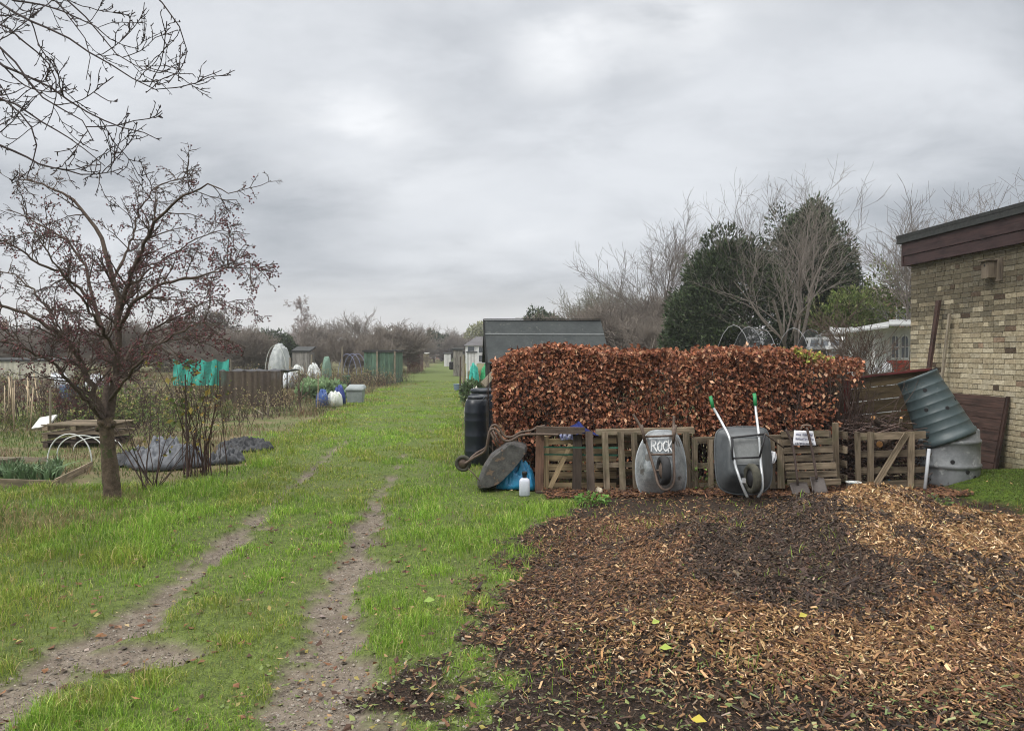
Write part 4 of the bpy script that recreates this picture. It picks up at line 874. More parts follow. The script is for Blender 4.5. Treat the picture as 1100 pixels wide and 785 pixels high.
# ---- crab apple
r_ = np.random.default_rng(3); CY0 = 8.4
ct = thing('crab_apple_tree', at(122, 543, CY0) * [1, 1, 0], 'small leafless crab apple tree with dark red fruit beside the grass track', 'tree')
TT = [(123, 548, 0), (121.5, 538, 0), (120, 520, 0), (118, 500, 0), (115.5, 478, 0), (114, 462, 0), (113, 448, 0)]
limbs = [([(113, 462, 0), (108, 440, -.05), (97, 412, -.1), (83, 384, -.15), (62, 357, -.3), (32, 339, -.4), (-20, 322, -.5)], .05, .014),
 ([(115, 462, 0), (119, 440, .05), (123, 410, .1), (126, 375, .1), (128, 335, .1), (122, 300, .2), (108, 255, .3), (88, 226, .4), (55, 200, .5), (20, 192, .6)], .062, .008),
 ([(128, 338, .1), (137, 305, .0), (150, 272, -.1), (168, 238, -.3), (196, 212, -.5), (224, 200, -.6), (246, 208, -.7)], .038, .006),
 ([(127, 355, .1), (145, 325, -.2), (175, 305, -.4), (210, 298, -.6), (240, 290, -.8), (268, 280, -.9)], .032, .005),
 ([(116, 452, 0), (112, 420, .3), (116, 385, .6), (108, 350, .8), (98, 320, 1.0), (92, 285, 1.2), (60, 250, 1.4), (10, 225, 1.6)], .045, .007),
 ([(98, 325, 1.0), (75, 300, .9), (45, 285, .7), (10, 262, .6), (-40, 245, .4)], .026, .006),
 ([(114, 455, 0), (92, 430, -.3), (60, 395, -.6), (20, 372, -.9), (-40, 360, -1.2)], .03, .008),
 ([(122, 300, .2), (140, 260, .5), (150, 225, .7), (170, 200, .9), (200, 190, 1.0)], .022, .005),
 ([(118, 430, 0), (140, 400, -.5), (170, 370, -.9), (205, 352, -1.2), (240, 345, -1.4)], .026, .005),
 ([(120, 410, 0), (150, 365, .6), (190, 340, 1.0), (225, 325, 1.2), (262, 322, 1.3)], .026, .005),
 ([(95, 405, 0), (70, 372, .4), (50, 330, .7), (20, 300, .9), (-30, 285, 1.0)], .024, .006),
 ([(125, 380, .1), (105, 345, -.5), (80, 310, -.9), (50, 270, -1.1), (25, 225, -1.2)], .026, .005),
 ([(130, 330, .1), (150, 300, .8), (190, 270, 1.2), (230, 250, 1.4), (265, 250, 1.5)], .02, .005)]
tp, tr = resample(curve([at(u, v, CY0 + d) for u, v, d in TT]), (.094, .074), 20); tr[:4] *= [1.75, 1.38, 1.16, 1.05]; tr[-3:] *= 1.12
TP = [resample(curve([at(u, v, CY0 + d) for u, v, d in l]), (a, b)) for l, a, b in limbs]
L0, LR = np.stack([p for p, _ in TP]), np.stack([q * .8 for _, q in TP])
L0[:, 3:] += r_.normal(0, .012, L0[:, 3:].shape)
tm = MB(); kn = .0
V, Q = tubes([(tp[None], tr[None])], 18); V += .012 * (fbm(V[:, 2] * 3, np.arctan2(V[:, 1] - CY0, V[:, 0] - tp[8, 0]) * 2.2, 3) - .5)[:, None] * unit(np.stack([V[:, 0] - tp[8, 0], V[:, 1] - CY0, 0 * V[:, 0]], 1)) * 3.0
trunk = arrays('trunk', V - np.array(ct.location), Q, BARKM, ct, np.ones(len(V)), smooth=True)
mb = MB()
for a_, z_, r0 in ((0, .0, .05), (1.1, -.03, .04), (2.4, .01, .05), (3.5, -.05, .04), (4.6, .02, .045), (5.5, -.02, .04)):
    c_ = tp[-2] + np.array([math.cos(a_) * .075, math.sin(a_) * .075, z_ - .02]); mb.lathe([(.005, -r0), (r0 * .8, -r0 * .6), (r0, 0), (r0 * .7, r0 * .6), (.005, r0)], c_, (math.cos(a_), .3, .6), 10)
mb.build('burr', BARKM, ct, True).location = (0, 0, 0)
meshpart('limb', [(L0, LR)], 9, BARK, ct, 1.15)
q = spawn(L0, LR, 18, .12, 1, 52, .42, .5, r_, .3); q[2][:] = np.clip(q[2], .1, .46); P1, R1 = level(*q[:3], np.clip(q[3], .005, .016), np.full(len(q[3]), .003), 8, .13, (0, 0, .015), r_)
q = spawn(P1, R1, 7, .1, 1, 52, .48, .6, r_); P2, R2 = level(*q[:3], np.clip(q[3], .0034, .008), np.full(len(q[3]), .0026), 6, .16, (0, 0, -.03), r_)
q = spawn(P2, R2, 5, .15, 1, 50, .42, .7, r_); P3, R3 = level(*q[:3], np.full(len(q[3]), .0030), np.full(len(q[3]), .0022), 3, .18, (0, 0, -.05), r_)
hi = P3[:, -1, 2] < 4.1; P3, R3 = P3[hi], R3[hi]
meshpart('branches', [(P1, R1), (P2, R2)], 5, BARK, ct, 1.1); meshpart('twigs', [(P3, R3)], 3, TWIG, ct, 1.15)
e = np.concatenate([P3[:, -1], P2[:, -1]]); wt = np.clip(.06 + .42 * sstep(-6.1, -4.4, e[:, 0]) * sstep(3.7, 2.7, e[:, 2]), 0, 1) * (e[:, 2] > 1.35)
e = e[r_.random(len(e)) < wt]; e = np.repeat(e, 2, 0) + r_.normal(0, .02, (2 * len(e), 3)) - [0, 0, .02]; n = len(e); rr_ = r_.uniform(.008, .0135, n)
o6 = np.array([[1, 0, 0], [-1, 0, 0], [0, 1, 0], [0, -1, 0], [0, 0, 1], [0, 0, -1.]]); V = (e[:, None] + o6[None] * rr_[:, None, None]).reshape(-1, 3); k = np.arange(n)[:, None, None] * 6
fr = np.array([[0, 2, 4], [2, 1, 4], [1, 3, 4], [3, 0, 4], [2, 0, 5], [1, 2, 5], [3, 1, 5], [0, 3, 5]])
fb = arrays('fruit', V - np.array(ct.location), (k + fr[None]).reshape(-1, 3), leafmat('dark_fruit', 0, .4, .5), ct, np.repeat(palette(n, [(.095, .02, .026), (.06, .016, .02), (.13, .03, .03)]), 6, 0), smooth=True); tag(fb, kind='stuff')
x = tp[0][0] + rng.normal(0, .17, 900); y = CY0 - .02 + rng.normal(0, .15, 900); k = np.hypot(x - tp[0][0], y - CY0) > .1; x, y = x[k], y[k]
tag(blades('grass_tuft', x, y, height(x, y), rng.uniform(.05, .15, len(x)), rng.uniform(.004, .007, len(x)), palette(len(x), [(.18, .24, .05), (.32, .27, .13), (.12, .16, .03), (.24, .18, .09)]), .45), 'longer grass and dry stalks crowding the foot of the crab apple', 'grass', kind='stuff')
# ---- tree that overhangs from outside the frame
r_ = np.random.default_rng(8)
tb = np.array([-5.5, 4.9, 0]); ot = thing('overhanging_tree', tb, 'bare tree whose arching black twigs hang into the top corner of the sky', 'tree')
trk = curve([tb, tb + [.05, 0, 1.0], tb + [.0, -.05, 2.0], tb + [.1, -.1, 2.8]], 18); hub = trk[-2]
OL = [[(-150, -70, 4.8), (-60, -25, 4.6), (20, 15, 4.4), (75, 42, 4.3), (112, 66, 4.3), (140, 84, 4.3), (166, 95, 4.3), (195, 94, 4.3)],
 [(-120, -160, 5.0), (-20, -70, 4.9), (60, -12, 4.8), (102, 30, 4.8), (128, 62, 4.8), (150, 73, 4.8), (176, 70, 4.8)],
 [(-60, -200, 4.6), (60, -110, 4.5), (140, -30, 4.4), (178, 8, 4.4), (196, 34, 4.4), (203, 56, 4.4), (192, 70, 4.4), (179, 66, 4.4)],
 [(-150, 20, 4.6), (-50, 45, 4.5), (25, 80, 4.4), (75, 108, 4.4), (118, 134, 4.4), (148, 141, 4.4), (172, 151, 4.4)],
 [(-150, 70, 5.2), (-50, 95, 5.1), (15, 112, 5.0), (52, 136, 5.0), (90, 160, 5.0), (114, 180, 5.0)],
 [(-130, -20, 5.4), (-40, 10, 5.3), (12, 34, 5.2), (46, 62, 5.2), (60, 86, 5.2), (60, 112, 5.2), (48, 140, 5.2)],
 [(-150, 130, 4.8), (-60, 140, 4.8), (10, 160, 4.8), (50, 178, 4.8), (92, 186, 4.8), (134, 181, 4.8)],
 [(-150, 0, 5.6), (-40, -10, 5.6), (40, 5, 5.5), (95, 24, 5.5), (130, 50, 5.5), (150, 52, 5.5)],
 [(-100, -100, 5.8), (0, -40, 5.7), (50, -5, 5.6), (85, 30, 5.6), (96, 60, 5.6), (92, 84, 5.6)],
 [(-150, 100, 4.2), (-70, 90, 4.1), (-10, 100, 4.1), (30, 130, 4.1), (40, 160, 4.1), (30, 190, 4.1)],
 [(-150, -30, 4.1), (-60, 0, 4.0), (0, 50, 4.0), (40, 100, 4.0), (85, 128, 4.0), (100, 150, 4.0)]]
OP = [resample(curve([trk[-4] + r_.normal(0, .04, 3)] + [at(u, v, d) for u, v, d in l], 50), (.023, .0024), 36) for l in OL]
L0 = np.stack([p for p, _ in OP]); LR = np.stack([q for _, q in OP]); L0[:, 2:] += r_.normal(0, .006, L0[:, 2:].shape)
tt, tr = resample(trk, (.17, .09), 14); meshpart('trunk', [(tt[None], tr[None])], 14, BARK, ot)
q = spawn(L0, LR, 13, .25, 1, 46, .24, .62, r_, .3); q[2][:] = np.clip(q[2], .12, .42); P1, R1 = level(*q[:3], np.clip(q[3], .003, .009), np.full(len(q[3]), .0026), 10, .13, (.01, 0, .075), r_)
q = spawn(P1, R1, 4, .2, .95, 45, .42, .7, r_); P2, R2 = level(*q[:3], np.clip(q[3], .0028, .005), np.full(len(q[3]), .0021), 6, .16, (.02, 0, .08), r_)
sp = [spawn(a, b, c_, .1, 1, 55, .0, .8, r_) for a, b, c_ in ((L0, LR, 40), (P1, R1, 6), (P2, R2, 3))]
sp = [np.concatenate([s_[i] for s_ in sp]) for i in range(4)]; P3, R3 = level(sp[0], sp[1], r_.uniform(.008, .03, len(sp[0])), np.full(len(sp[0]), .0036), np.full(len(sp[0]), .0022), 2, .1, (0, 0, .02), r_)
DTW = mat('dark_twig', (.045, .03, .028), (.03, .022, .022), 12, .7, .3, bump=0)
meshpart('branches', [(L0, LR)], 7, DTW, ot); meshpart('twigs', [(P1, R1), (P2, R2), (P3, R3)], 4, DTW, ot)

# ---- bare trees farther off
def bare(name, loc, h, label, group=None, seed=1, spread=.55, stems=1, cond=(9, 7, 5, 4), m=BARKG, tint=1.0, up=.06, rmin=.012, base=.22, ratio=.5, trunk_r=.018):
    r_ = np.random.default_rng(seed); t_ = thing(name, loc, label, 'tree', group)
    st = np.zeros((stems, 3)) + r_.normal(0, .05 * (stems > 1), (stems, 3)) * [h * .4, h * .3, 0]; d = np.stack([r_.normal(0, .03 + .22 * (stems > 1), stems), r_.normal(0, .03 + .15 * (stems > 1), stems), np.ones(stems)], 1)
    P0, R0 = level(st, d, np.full(stems, h * 1.0) * r_.uniform(.85, 1, stems), np.full(stems, h * trunk_r), np.full(stems, rmin), 10, .07, (0, 0, .04), r_)
    q = spawn(P0, R0, cond[0], base, .97, 46, spread, .55, r_, .45); P1, R1 = level(*q[:3], np.maximum(q[3], rmin), np.full(len(q[3]), rmin * .8), 8, .10, (0, 0, up), r_)
    q = spawn(P1, R1, cond[1], .12, .98, 40, ratio, .6, r_); P2, R2 = level(*q[:3], np.maximum(q[3], rmin * .9), np.full(len(q[3]), rmin * .7), 5, .12, (0, 0, up), r_)
    q = spawn(P2, R2, cond[2], .15, 1, 40, .55, .7, r_); P3, R3 = level(*q[:3], np.full(len(q[3]), rmin * .75), np.full(len(q[3]), rmin * .55), 3, .13, (0, 0, up), r_)
    sets = [(P2, R2), (P3, R3)]
    if cond[3]: q = spawn(P3, R3, cond[3], .2, 1, 38, .6, .8, r_); sets.append(level(*q[:3], np.full(len(q[3]), rmin * .6), np.full(len(q[3]), rmin * .45), 2, .12, (0, 0, up), r_))
    k_ = h / max(float(np.percentile(s_[0][..., 2].max(1), 99.7)) for s_ in sets)
    V, Q = tubes([(P0, R0), (P1, R1)], 6); arrays('trunk', V * k_, Q, m, t_, np.full(len(V), tint), smooth=True)
    V, Q = tubes(sets, 3); arrays('crown', V * k_, Q, m, t_, np.full(len(V), tint)); return t_
def dup(root, loc, rz=0, sc=1.0, label=None):
    r2 = root.copy(); COL.objects.link(r2); r2.location = tuple(float(x) for x in loc); r2.rotation_euler = (0, 0, rz); r2.scale = (sc, sc, sc) if np.isscalar(sc) else sc
    if label: r2['label'] = label
    for ch in list(root.children):
        c_ = ch.copy(); COL.objects.link(c_); c_.parent = r2
        for g_ in ch.children: d_ = g_.copy(); COL.objects.link(d_); d_.parent = c_
    return r2
def gx_(u, Y): p = at(u, HZ, Y); return np.array([p[0], Y, 0.0])
def top(v, Y): return at(550, v, Y)[2]
PALEB = mat('pale_branch', (.20, .175, .155), (.13, .115, .10), 10, .9, .2, bump=.3)
def fan(name, loc, h, label, group=None, seed=1, stems=1, per=(7, 6, 5, 5), lens=(.34, .40, .26, .15, .085), ang=(30, 34, 36, 38), m=PALEB, tint=1.0, up=.05, rmin=.008, r0=.016, lean=.05, wig=.10, t0=.4):
    """bare tree that forks again and again into a rounded head of fine twigs"""
    r_ = np.random.default_rng(seed); t_ = thing(name, loc, label, 'tree', group)
    st = np.zeros((stems, 3)); st[:, :2] = r_.normal(0, .015 * h * (stems > 1), (stems, 2)); d = np.stack([r_.normal(0, lean, stems), r_.normal(0, lean, stems), np.ones(stems)], 1)
    P, R = level(st, d, np.full(stems, h * lens[0]) * r_.uniform(.85, 1.1, stems), np.full(stems, h * r0), np.full(stems, h * r0 * .62), 8, .06, (0, 0, .03), r_); sets = [(P, R)]
    for i, (pr_, a_) in enumerate(zip(per, ang)):
        q = spawn(P, R, pr_, t0 if i == 0 else .25, 1, a_, 1, .6, r_, 0); n_ = len(q[3]); ra = np.maximum(q[3], rmin * (1.3 - .2 * i))
        P, R = level(q[0], q[1], h * lens[i + 1] * r_.uniform(.55, 1.15, n_), ra, np.maximum(ra * .4, rmin * (.9 - .12 * i)), (8, 6, 4, 3)[i], wig, (0, 0, up), r_); sets.append((P, R))
    k_ = h / float(np.percentile(sets[-1][0][..., 2].max(1), 99.5))
    for nm, ss, sd in (('trunk', sets[:2], 7), ('crown', sets[2:], 3)): V, Q = tubes(ss, sd); arrays(nm, V * k_, Q, m, t_, np.full(len(V), tint), smooth=True)
    return t_
fan('bare_tree', gx_(722, 44), top(226, 44), 'tall bare tree with a fine rounded crown just beyond the dark yew', seed=23, per=(8, 7, 6, 5), rmin=.011, r0=.013)
fan('bare_tree', gx_(850, 26.5), top(174, 26.5), 'bare pale many-stemmed tree growing up through the dark evergreens', seed=5, stems=4, per=(5, 4, 4, 3), lens=(.56, .30, .2, .12, .07), ang=(28, 32, 36, 38), tint=1.1, rmin=.0065, r0=.009, lean=.24, up=.05, t0=.5)
fan('bare_tree', gx_(798, 29), top(194, 29), 'leaning bare tree with loose upright twigs above the rounded yew', seed=9, stems=2, per=(5, 5, 4, 3), lens=(.48, .36, .24, .14, .08), ang=(24, 30, 34, 36), tint=1.0, rmin=.0065, r0=.009, lean=.16, up=.08, t0=.4)
fan('bare_tree', gx_(975, 27), top(206, 27), 'bare tree whose twigs rise behind the flat roof of the brick building', seed=33, stems=3, per=(6, 6, 5, 4), lens=(.42, .38, .25, .15, .08), rmin=.0075, r0=.011, lean=.2, tint=1.1)
fan('bare_tree', gx_(1085, 29), top(194, 29), 'second bare tree showing only its top over the brick building roof', seed=34, stems=2, per=(7, 6, 5, 4), rmin=.0075, r0=.012, lean=.1, tint=1.1)
fan('bare_tree', gx_(650, 52), top(303, 52), 'low spreading bare tree with greenish trunk behind the dark shed', seed=41, stems=3, m=mat('green_bark', (.19, .185, .13), (.11, .11, .08), 8), lens=(.3, .4, .28, .16, .09), ang=(38, 38, 38, 38), rmin=.012, r0=.016, lean=.15)
fan('bare_tree', gx_(945, 13.5), top(316, 13.5), 'small slender bare tree before the white garden building', seed=52, stems=2, per=(6, 5, 4, 3), m=BARK, tint=1.5, rmin=.005, r0=.012, lens=(.45, .32, .2, .12, .07))
bt = bare('birch_tree', gx_(316, 80), top(318, 80), 'tall pale birch with fine drooping twigs beyond the plots', seed=61, spread=.36, cond=(24, 10, 7, 4), m=mat('birch_bark', (.36, .31, .29), (.24, .20, .19), 8), rmin=.014, base=.18, up=-.01, trunk_r=.011)
far_tree = fan('bare_tree', gx_(387, 85), top(334, 85), 'pale open bare tree beyond the green shed', seed=71, tint=1.25, rmin=.020, r0=.018, per=(7, 6, 5, 4), ang=(38, 38, 38, 38))
for u, v, Y, rz, lab in ((455, 346, 150, 1.0, 'pale bare tree at the far end of the grass path'), (482, 351, 170, 2.2, 'slim distant bare tree where the path vanishes'), (430, 352, 160, 3.0, 'distant bare tree above the red roofed house'), (355, 340, 95, 4.0, 'bare tree between the birch and the open bare tree'), (668, 312, 60, 2.0, 'bare tree behind the low spreading one near the dark shed'), (700, 318, 56, 5.1, 'bare tree in the thicket beside the yew'), (632, 322, 75, 3.3, 'farther bare tree over the end of the shed roof')):
    dup(far_tree, gx_(u, Y), rz, (top(v, Y)) / top(334, 85), lab)
# thickets
bush = fan('thicket_shrub', gx_(-20, 46), 3.6, 'bare brown thicket shrub on the far edge of the plots', 'bare thicket along the far edge of the plots', seed=81, stems=12, per=(5, 5, 5, 4), lens=(.35, .36, .28, .18, .1), ang=(30, 34, 36, 38), m=mat('brown_twigs', (.215, .185, .155), (.15, .128, .108), 2, .9), rmin=.013, r0=.008, lean=.45, t0=.15); bush['category'] = 'shrub'
r_ = np.random.default_rng(4); us = []
for k in range(58):
    Y = r_.uniform(48, 110); u = r_.uniform(-60, 440) if k < 46 else r_.uniform(600, 740)
    if k >= 46: Y = r_.uniform(36, 50)
    hgt = (379 - (r_.normal(361, 4) if u > 240 else r_.normal(354, 6))) / F * Y + 1.7
    if k >= 46: hgt = (379 - r_.normal(335, 9)) / F * Y + 1.7
    dup(bush, gx_(u, Y), r_.random() * 6, (hgt / 3.4 * r_.uniform(1, 1.5), hgt / 3.4, hgt / 3.4), None if k < 46 else 'bare brown thicket shrub between the dark shed and the yew')
for k in range(14):
    Y = r_.uniform(120, 190); dup(bush, gx_(r_.uniform(415, 530), Y), r_.random() * 6, ((379 - r_.normal(364, 3)) / F * Y + 1.7) / 3.4 * np.array([1.3, 1.3, 1]), 'distant bare shrub where the grass path ends')

# ---- evergreens
def evergreen(name, loc, blobs, n, label, cols, ls=(.10, .24), wr=.32, group=None, upw=.35, trunk_h=2.0, seed=1, m=NEEDLE, lump=.22, freq=2.4, cat='tree', trr=.16, sub_=9):
    r_ = np.random.default_rng(seed); t_ = thing(name, loc, label, cat, group); Ps, Ds, Cs = [], [], []
    blobs = list(blobs)
    for b_ in list(blobs):
        for q_ in range(sub_):
            v_ = unit(r_.normal(0, 1, 3) * [1, 1, .9] + [0, -.15, .35]); f_ = r_.uniform(.22, .45); blobs.append((b_[0] + v_[0] * b_[3] * .88, b_[1] + v_[1] * b_[4] * .88, b_[2] + v_[2] * b_[5] * .9, b_[3] * f_, b_[4] * f_, b_[5] * f_ * (1.0 if lump < .3 else 1.7)))
    vol = np.array([(b[3] * b[4] + b[3] * b[5]) for b in blobs]); cnt = (n * vol / vol.sum()).astype(int)
    for (cx, cy, cz, a, b, c_), k in zip(blobs, cnt):
        v = unit(r_.normal(0, 1, (k, 3))); th = np.arctan2(v[:, 1], v[:, 0]); ph = v[:, 2]
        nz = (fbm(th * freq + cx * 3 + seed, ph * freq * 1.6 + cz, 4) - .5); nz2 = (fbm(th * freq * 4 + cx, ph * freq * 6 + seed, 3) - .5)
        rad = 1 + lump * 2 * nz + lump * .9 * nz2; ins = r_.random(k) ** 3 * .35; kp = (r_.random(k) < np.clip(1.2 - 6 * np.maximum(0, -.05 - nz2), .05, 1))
        p = v * (rad - ins)[:, None] * [a, b, c_] + [cx, cy, cz]; d = v * [1, 1, .8] + r_.normal(0, .45, (k, 3)) + [0, 0, upw]
        ok = kp & (p[:, 2] > .05); Ps.append(p[ok]); Ds.append(d[ok]); Cs.append((nz2 + nz)[ok])
    p, d, cz_ = np.concatenate(Ps), np.concatenate(Ds), np.concatenate(Cs); k = len(p); ln = r_.uniform(*ls, k)
    V, T = leaves(p, d, r_.normal(0, 1, (k, 3)) + [0, -.3, .6], ln, ln * wr * r_.uniform(.7, 1.3, k), .2)
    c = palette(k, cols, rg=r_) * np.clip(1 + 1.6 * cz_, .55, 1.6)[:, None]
    arrays('crown', V, T, m, t_, np.repeat(c, 4, 0)); MB().tube([(0, 0, 0), (0.02, 0, trunk_h * .5), (0, .02, trunk_h)], [trr, trr * .85, trr * .6], 10).build('trunk', BARK, None, True).parent = t_
    return t_
YEW = [(.028, .045, .018), (.040, .062, .024), (.018, .030, .013), (.055, .075, .032)]
s30 = 30 / F
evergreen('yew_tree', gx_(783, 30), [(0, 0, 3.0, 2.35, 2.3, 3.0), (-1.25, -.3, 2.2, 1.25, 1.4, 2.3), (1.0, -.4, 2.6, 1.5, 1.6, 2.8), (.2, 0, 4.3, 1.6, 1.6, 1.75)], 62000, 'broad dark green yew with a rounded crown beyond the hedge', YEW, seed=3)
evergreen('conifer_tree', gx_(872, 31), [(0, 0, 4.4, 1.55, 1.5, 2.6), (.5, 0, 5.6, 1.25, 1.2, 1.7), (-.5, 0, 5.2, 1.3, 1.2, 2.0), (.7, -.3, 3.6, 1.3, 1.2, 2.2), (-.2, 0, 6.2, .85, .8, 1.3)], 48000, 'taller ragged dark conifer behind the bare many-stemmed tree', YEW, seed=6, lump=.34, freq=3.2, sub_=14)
evergreen('laurel_bush', gx_(918, 29), [(0, 0, 2.2, 1.5, 1.0, 1.9), (1.2, 0, 2.3, 1.2, .8, 1.9), (-1.2, 0, 1.8, 1.0, .8, 1.6)], 17000, 'loose light green bush rising behind the white garden building', [(.13, .18, .05), (.17, .22, .07), (.09, .12, .035), (.22, .24, .10)], seed=7, ls=(.1, .2), wr=.4, m=LEAF, lump=.4, cat='bush', trunk_h=1.2, trr=.06)
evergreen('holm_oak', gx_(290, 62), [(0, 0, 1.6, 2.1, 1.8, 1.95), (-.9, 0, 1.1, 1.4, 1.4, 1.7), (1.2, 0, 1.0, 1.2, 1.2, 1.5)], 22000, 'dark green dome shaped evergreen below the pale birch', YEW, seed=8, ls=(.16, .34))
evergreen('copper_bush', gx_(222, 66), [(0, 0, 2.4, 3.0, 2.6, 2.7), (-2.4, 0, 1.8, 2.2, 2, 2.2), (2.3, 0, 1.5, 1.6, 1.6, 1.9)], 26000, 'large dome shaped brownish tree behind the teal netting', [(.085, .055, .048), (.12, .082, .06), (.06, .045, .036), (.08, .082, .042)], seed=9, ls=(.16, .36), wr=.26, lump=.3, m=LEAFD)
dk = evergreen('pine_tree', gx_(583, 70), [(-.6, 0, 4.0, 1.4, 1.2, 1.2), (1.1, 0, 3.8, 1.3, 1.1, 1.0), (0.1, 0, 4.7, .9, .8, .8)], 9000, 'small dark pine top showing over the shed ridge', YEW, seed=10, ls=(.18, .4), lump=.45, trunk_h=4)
for u, Y, v, lab in ((415, 115, 357, 'dark evergreen clump behind the green shed roof'), (340, 90, 358, 'small dark evergreen beside the birch in the thicket'), (466, 135, 358, 'dark evergreen by the far dark roofed house'), (475, 150, 362, 'farthest dark evergreen near the end of the path')):
    dup(dk, gx_(u, Y) - [0, 0, 1.5], u, ((379 - v) / F * Y + 3.2) / 5.5, lab)
evergreen('willow_tree', gx_(516, 140), [(0, 0, 4.6, 2.6, 2.4, 2.6), (1.2, 0, 3.6, 2.0, 1.8, 2.4)], 7000, 'pale yellow-green tree behind the distant white house', [(.20, .21, .10), (.26, .26, .13), (.16, .17, .09)], seed=12, ls=(.3, .6), m=LEAF, lump=.35, trunk_h=4)
# ---- small pruned apple
ap = bare('apple_tree', gx_(323, 20.5), 1.28, 'small pruned bare apple tree standing in dry grass', seed=92, spread=.95, cond=(8, 5, 2, 0), m=BARK, tint=1.7, rmin=.009, base=.3, up=.08, trunk_r=.05, ratio=.4)

# ================================================================== sheds and houses
def xf(o, p): return np.array(o) + np.array(p)
BLKW = wood('black_stained_boards', (.022, .022, .022), (.012, .012, .013)); ROOFF = mat('mineral_felt', (.05, .056, .056), (.036, .041, .042), 3, .9, .2, bump=.25, spots=((.075, .08, .075), 9, .62))
r1 = unit(np.array([1, .086, 0])); f1 = np.array([-r1[1], r1[0], 0])
S0 = np.array([-.60, 18.05, 0]); LEN = 2.72; zr, ze = top(344.5, 18.05), 1.45
sh = thing('shed', S0 + r1 * LEN / 2, 'black timber shed with a grey felted roof rising behind the copper hedge', 'shed')
def slab(mb, a, b, c_, d_, t_=.03, tint=1.0):
    a, b, c_, d_ = map(np.array, (a, b, c_, d_)); n_ = unit(np.cross(b - a, d_ - a)) * t_
    return mb.add(np.array([a, b, c_, d_, a + n_, b + n_, c_ + n_, d_ + n_]), [np.array([[3, 2, 1, 0], [4, 5, 6, 7], [0, 1, 5, 4], [1, 2, 6, 5], [2, 3, 7, 6], [3, 0, 4, 7]])], tint)
RA, RB = S0 - r1 * .08, S0 + r1 * (LEN + .08); up1 = np.array([0, 0, zr]); EA = lambda P, s_: P + f1 * (1.18 * s_) + np.array([0, 0, ze])
mb = MB(); slab(mb, EA(RA, -1), EA(RB, -1), RB + up1, RA + up1); slab(mb, RA + up1 + f1 * .004, RB + up1 + f1 * .004, EA(RB, 1), EA(RA, 1)); rf = mb.build('roof', ROOFF, sh); tag(rf)
mid = lambda P: (EA(P, -1) * .36 + (P + up1) * .64); sn = np.array([0, -.022, .034])
mb = MB(); mb.bar(mid(RA) + sn, mid(RB) + sn, .05, .012, (0, -.6, .8), 1); s_ = mb.build('felt_seam', mat('felt_seam', (.12, .13, .13), (.09, .1, .1), 5, .8), None); s_.parent = rf; s_.location = -np.array(sh.location)
mb = MB(); mb.bar(RA + up1 + [0, 0, .045], RB + up1 + [0, 0, .045], .16, .012, (0, 0, 1), 1.1).build('ridge_cap', ROOFF, sh)
for P, o in ((S0, 0), (S0 + r1 * LEN, 0)):
    mb = MB(); n_ = np.array([P + f1 * -1.05, P + f1 * 1.05, P + f1 * 1.05 + [0, 0, ze + .1], P + up1 - [0, 0, .02], P - f1 * 1.05 + [0, 0, ze + .1]]); n2_ = n_ + r1 * .03 * (1 if P is S0 else -1)
    mb.loft([n_, n2_], cap0=True); mb.build('gable_wall', BLKW, sh)
for s_ in (-1, 1): MB().bar(S0 + f1 * 1.04 * s_ + r1 * .03 + [0, 0, .75], S0 + f1 * 1.04 * s_ + r1 * (LEN - .03) + [0, 0, .75], 1.5, .03, f1, 1).build('side_wall', BLKW, sh)
MB().bar(EA(RA, -1) - r1 * .015, RA + up1 - r1 * .015, .12, .02, r1, .8).build('barge_board', BLKW, sh)

def hut(name, u0, u1, Y, vt, dep, label, cat, wallm, roofm, slope=.1, yawk=-.075, over=.08, door=None):
    a = at(u0, HZ, Y); b = at(u1, HZ, Y); wdt = b[0] - a[0]; h = top(vt, Y); o = np.array([(a[0] + b[0]) / 2, Y, 0]); t_ = thing(name, o, label, cat)
    f_ = unit(np.array([yawk, 1, 0])); A, B = np.array([a[0], Y, 0]), np.array([b[0], Y, 0])
    n = max(4, int(wdt / .14)); mb = MB()
    for k in range(n):
        p = A + (B - A) * (k + .5) / n; mb.box(p + [0, 0, h / 2], (wdt / n - .006, .025, h - .02), None, rng.uniform(.75, 1.25))
    mb.build('front_wall', wallm, t_); mb = MB(); m_ = max(4, int(dep / .14))
    for s_ in (A + [.012, 0, 0], B - [.012, 0, 0]):
        for k in range(m_):
            p = s_ + f_ * (dep * (k + .5) / m_ + .02); mb.bar(p + [0, 0, .01], p + [0, 0, h - .02], dep / m_ - .006, .022, (1, 0, 0), rng.uniform(.75, 1.25))
    mb.build('side_wall', wallm, t_); MB().bar(A + f_ * dep + [0, 0, h / 2], B + f_ * dep + [0, 0, h / 2], h - .05, .02, (0, 1, 0), 1).build('back_wall', wallm, t_)
    e_ = np.array([over, 0, 0]); mb = MB(); slab(mb, A - e_ - f_ * over + [0, 0, h], B + e_ - f_ * over + [0, 0, h], B + e_ + f_ * (dep + over) + [0, 0, h + slope], A - e_ + f_ * (dep + over) + [0, 0, h + slope], .1); mb.build('roof', roofm, t_)
    return t_
GSH = wood('green_painted_boards', (.075, .135, .115), (.12, .19, .12)); PSH = wood('bleached_boards', (.30, .28, .25), (.2, .185, .165)); RSTM = wood('rusty_sheet', (.17, .085, .06), (.10, .05, .04)); TANSH = wood('tan_boards', (.34, .30, .2), (.24, .21, .14))
gs = hut('shed', 391, 425, 41, 378, 3.0, 'patched green timber shed with a flat black roof beside the grass path', 'shed', GSH, FELT, .02, -.02)
for u in (405, 424): MB().bar([at(u, 400, 40.9)[0], 40.93, 0], [at(u, 400, 40.9)[0], 40.93, 1.8], .09, .05, (0, -1, 0), 1).build('corner_post', PALEW, gs)
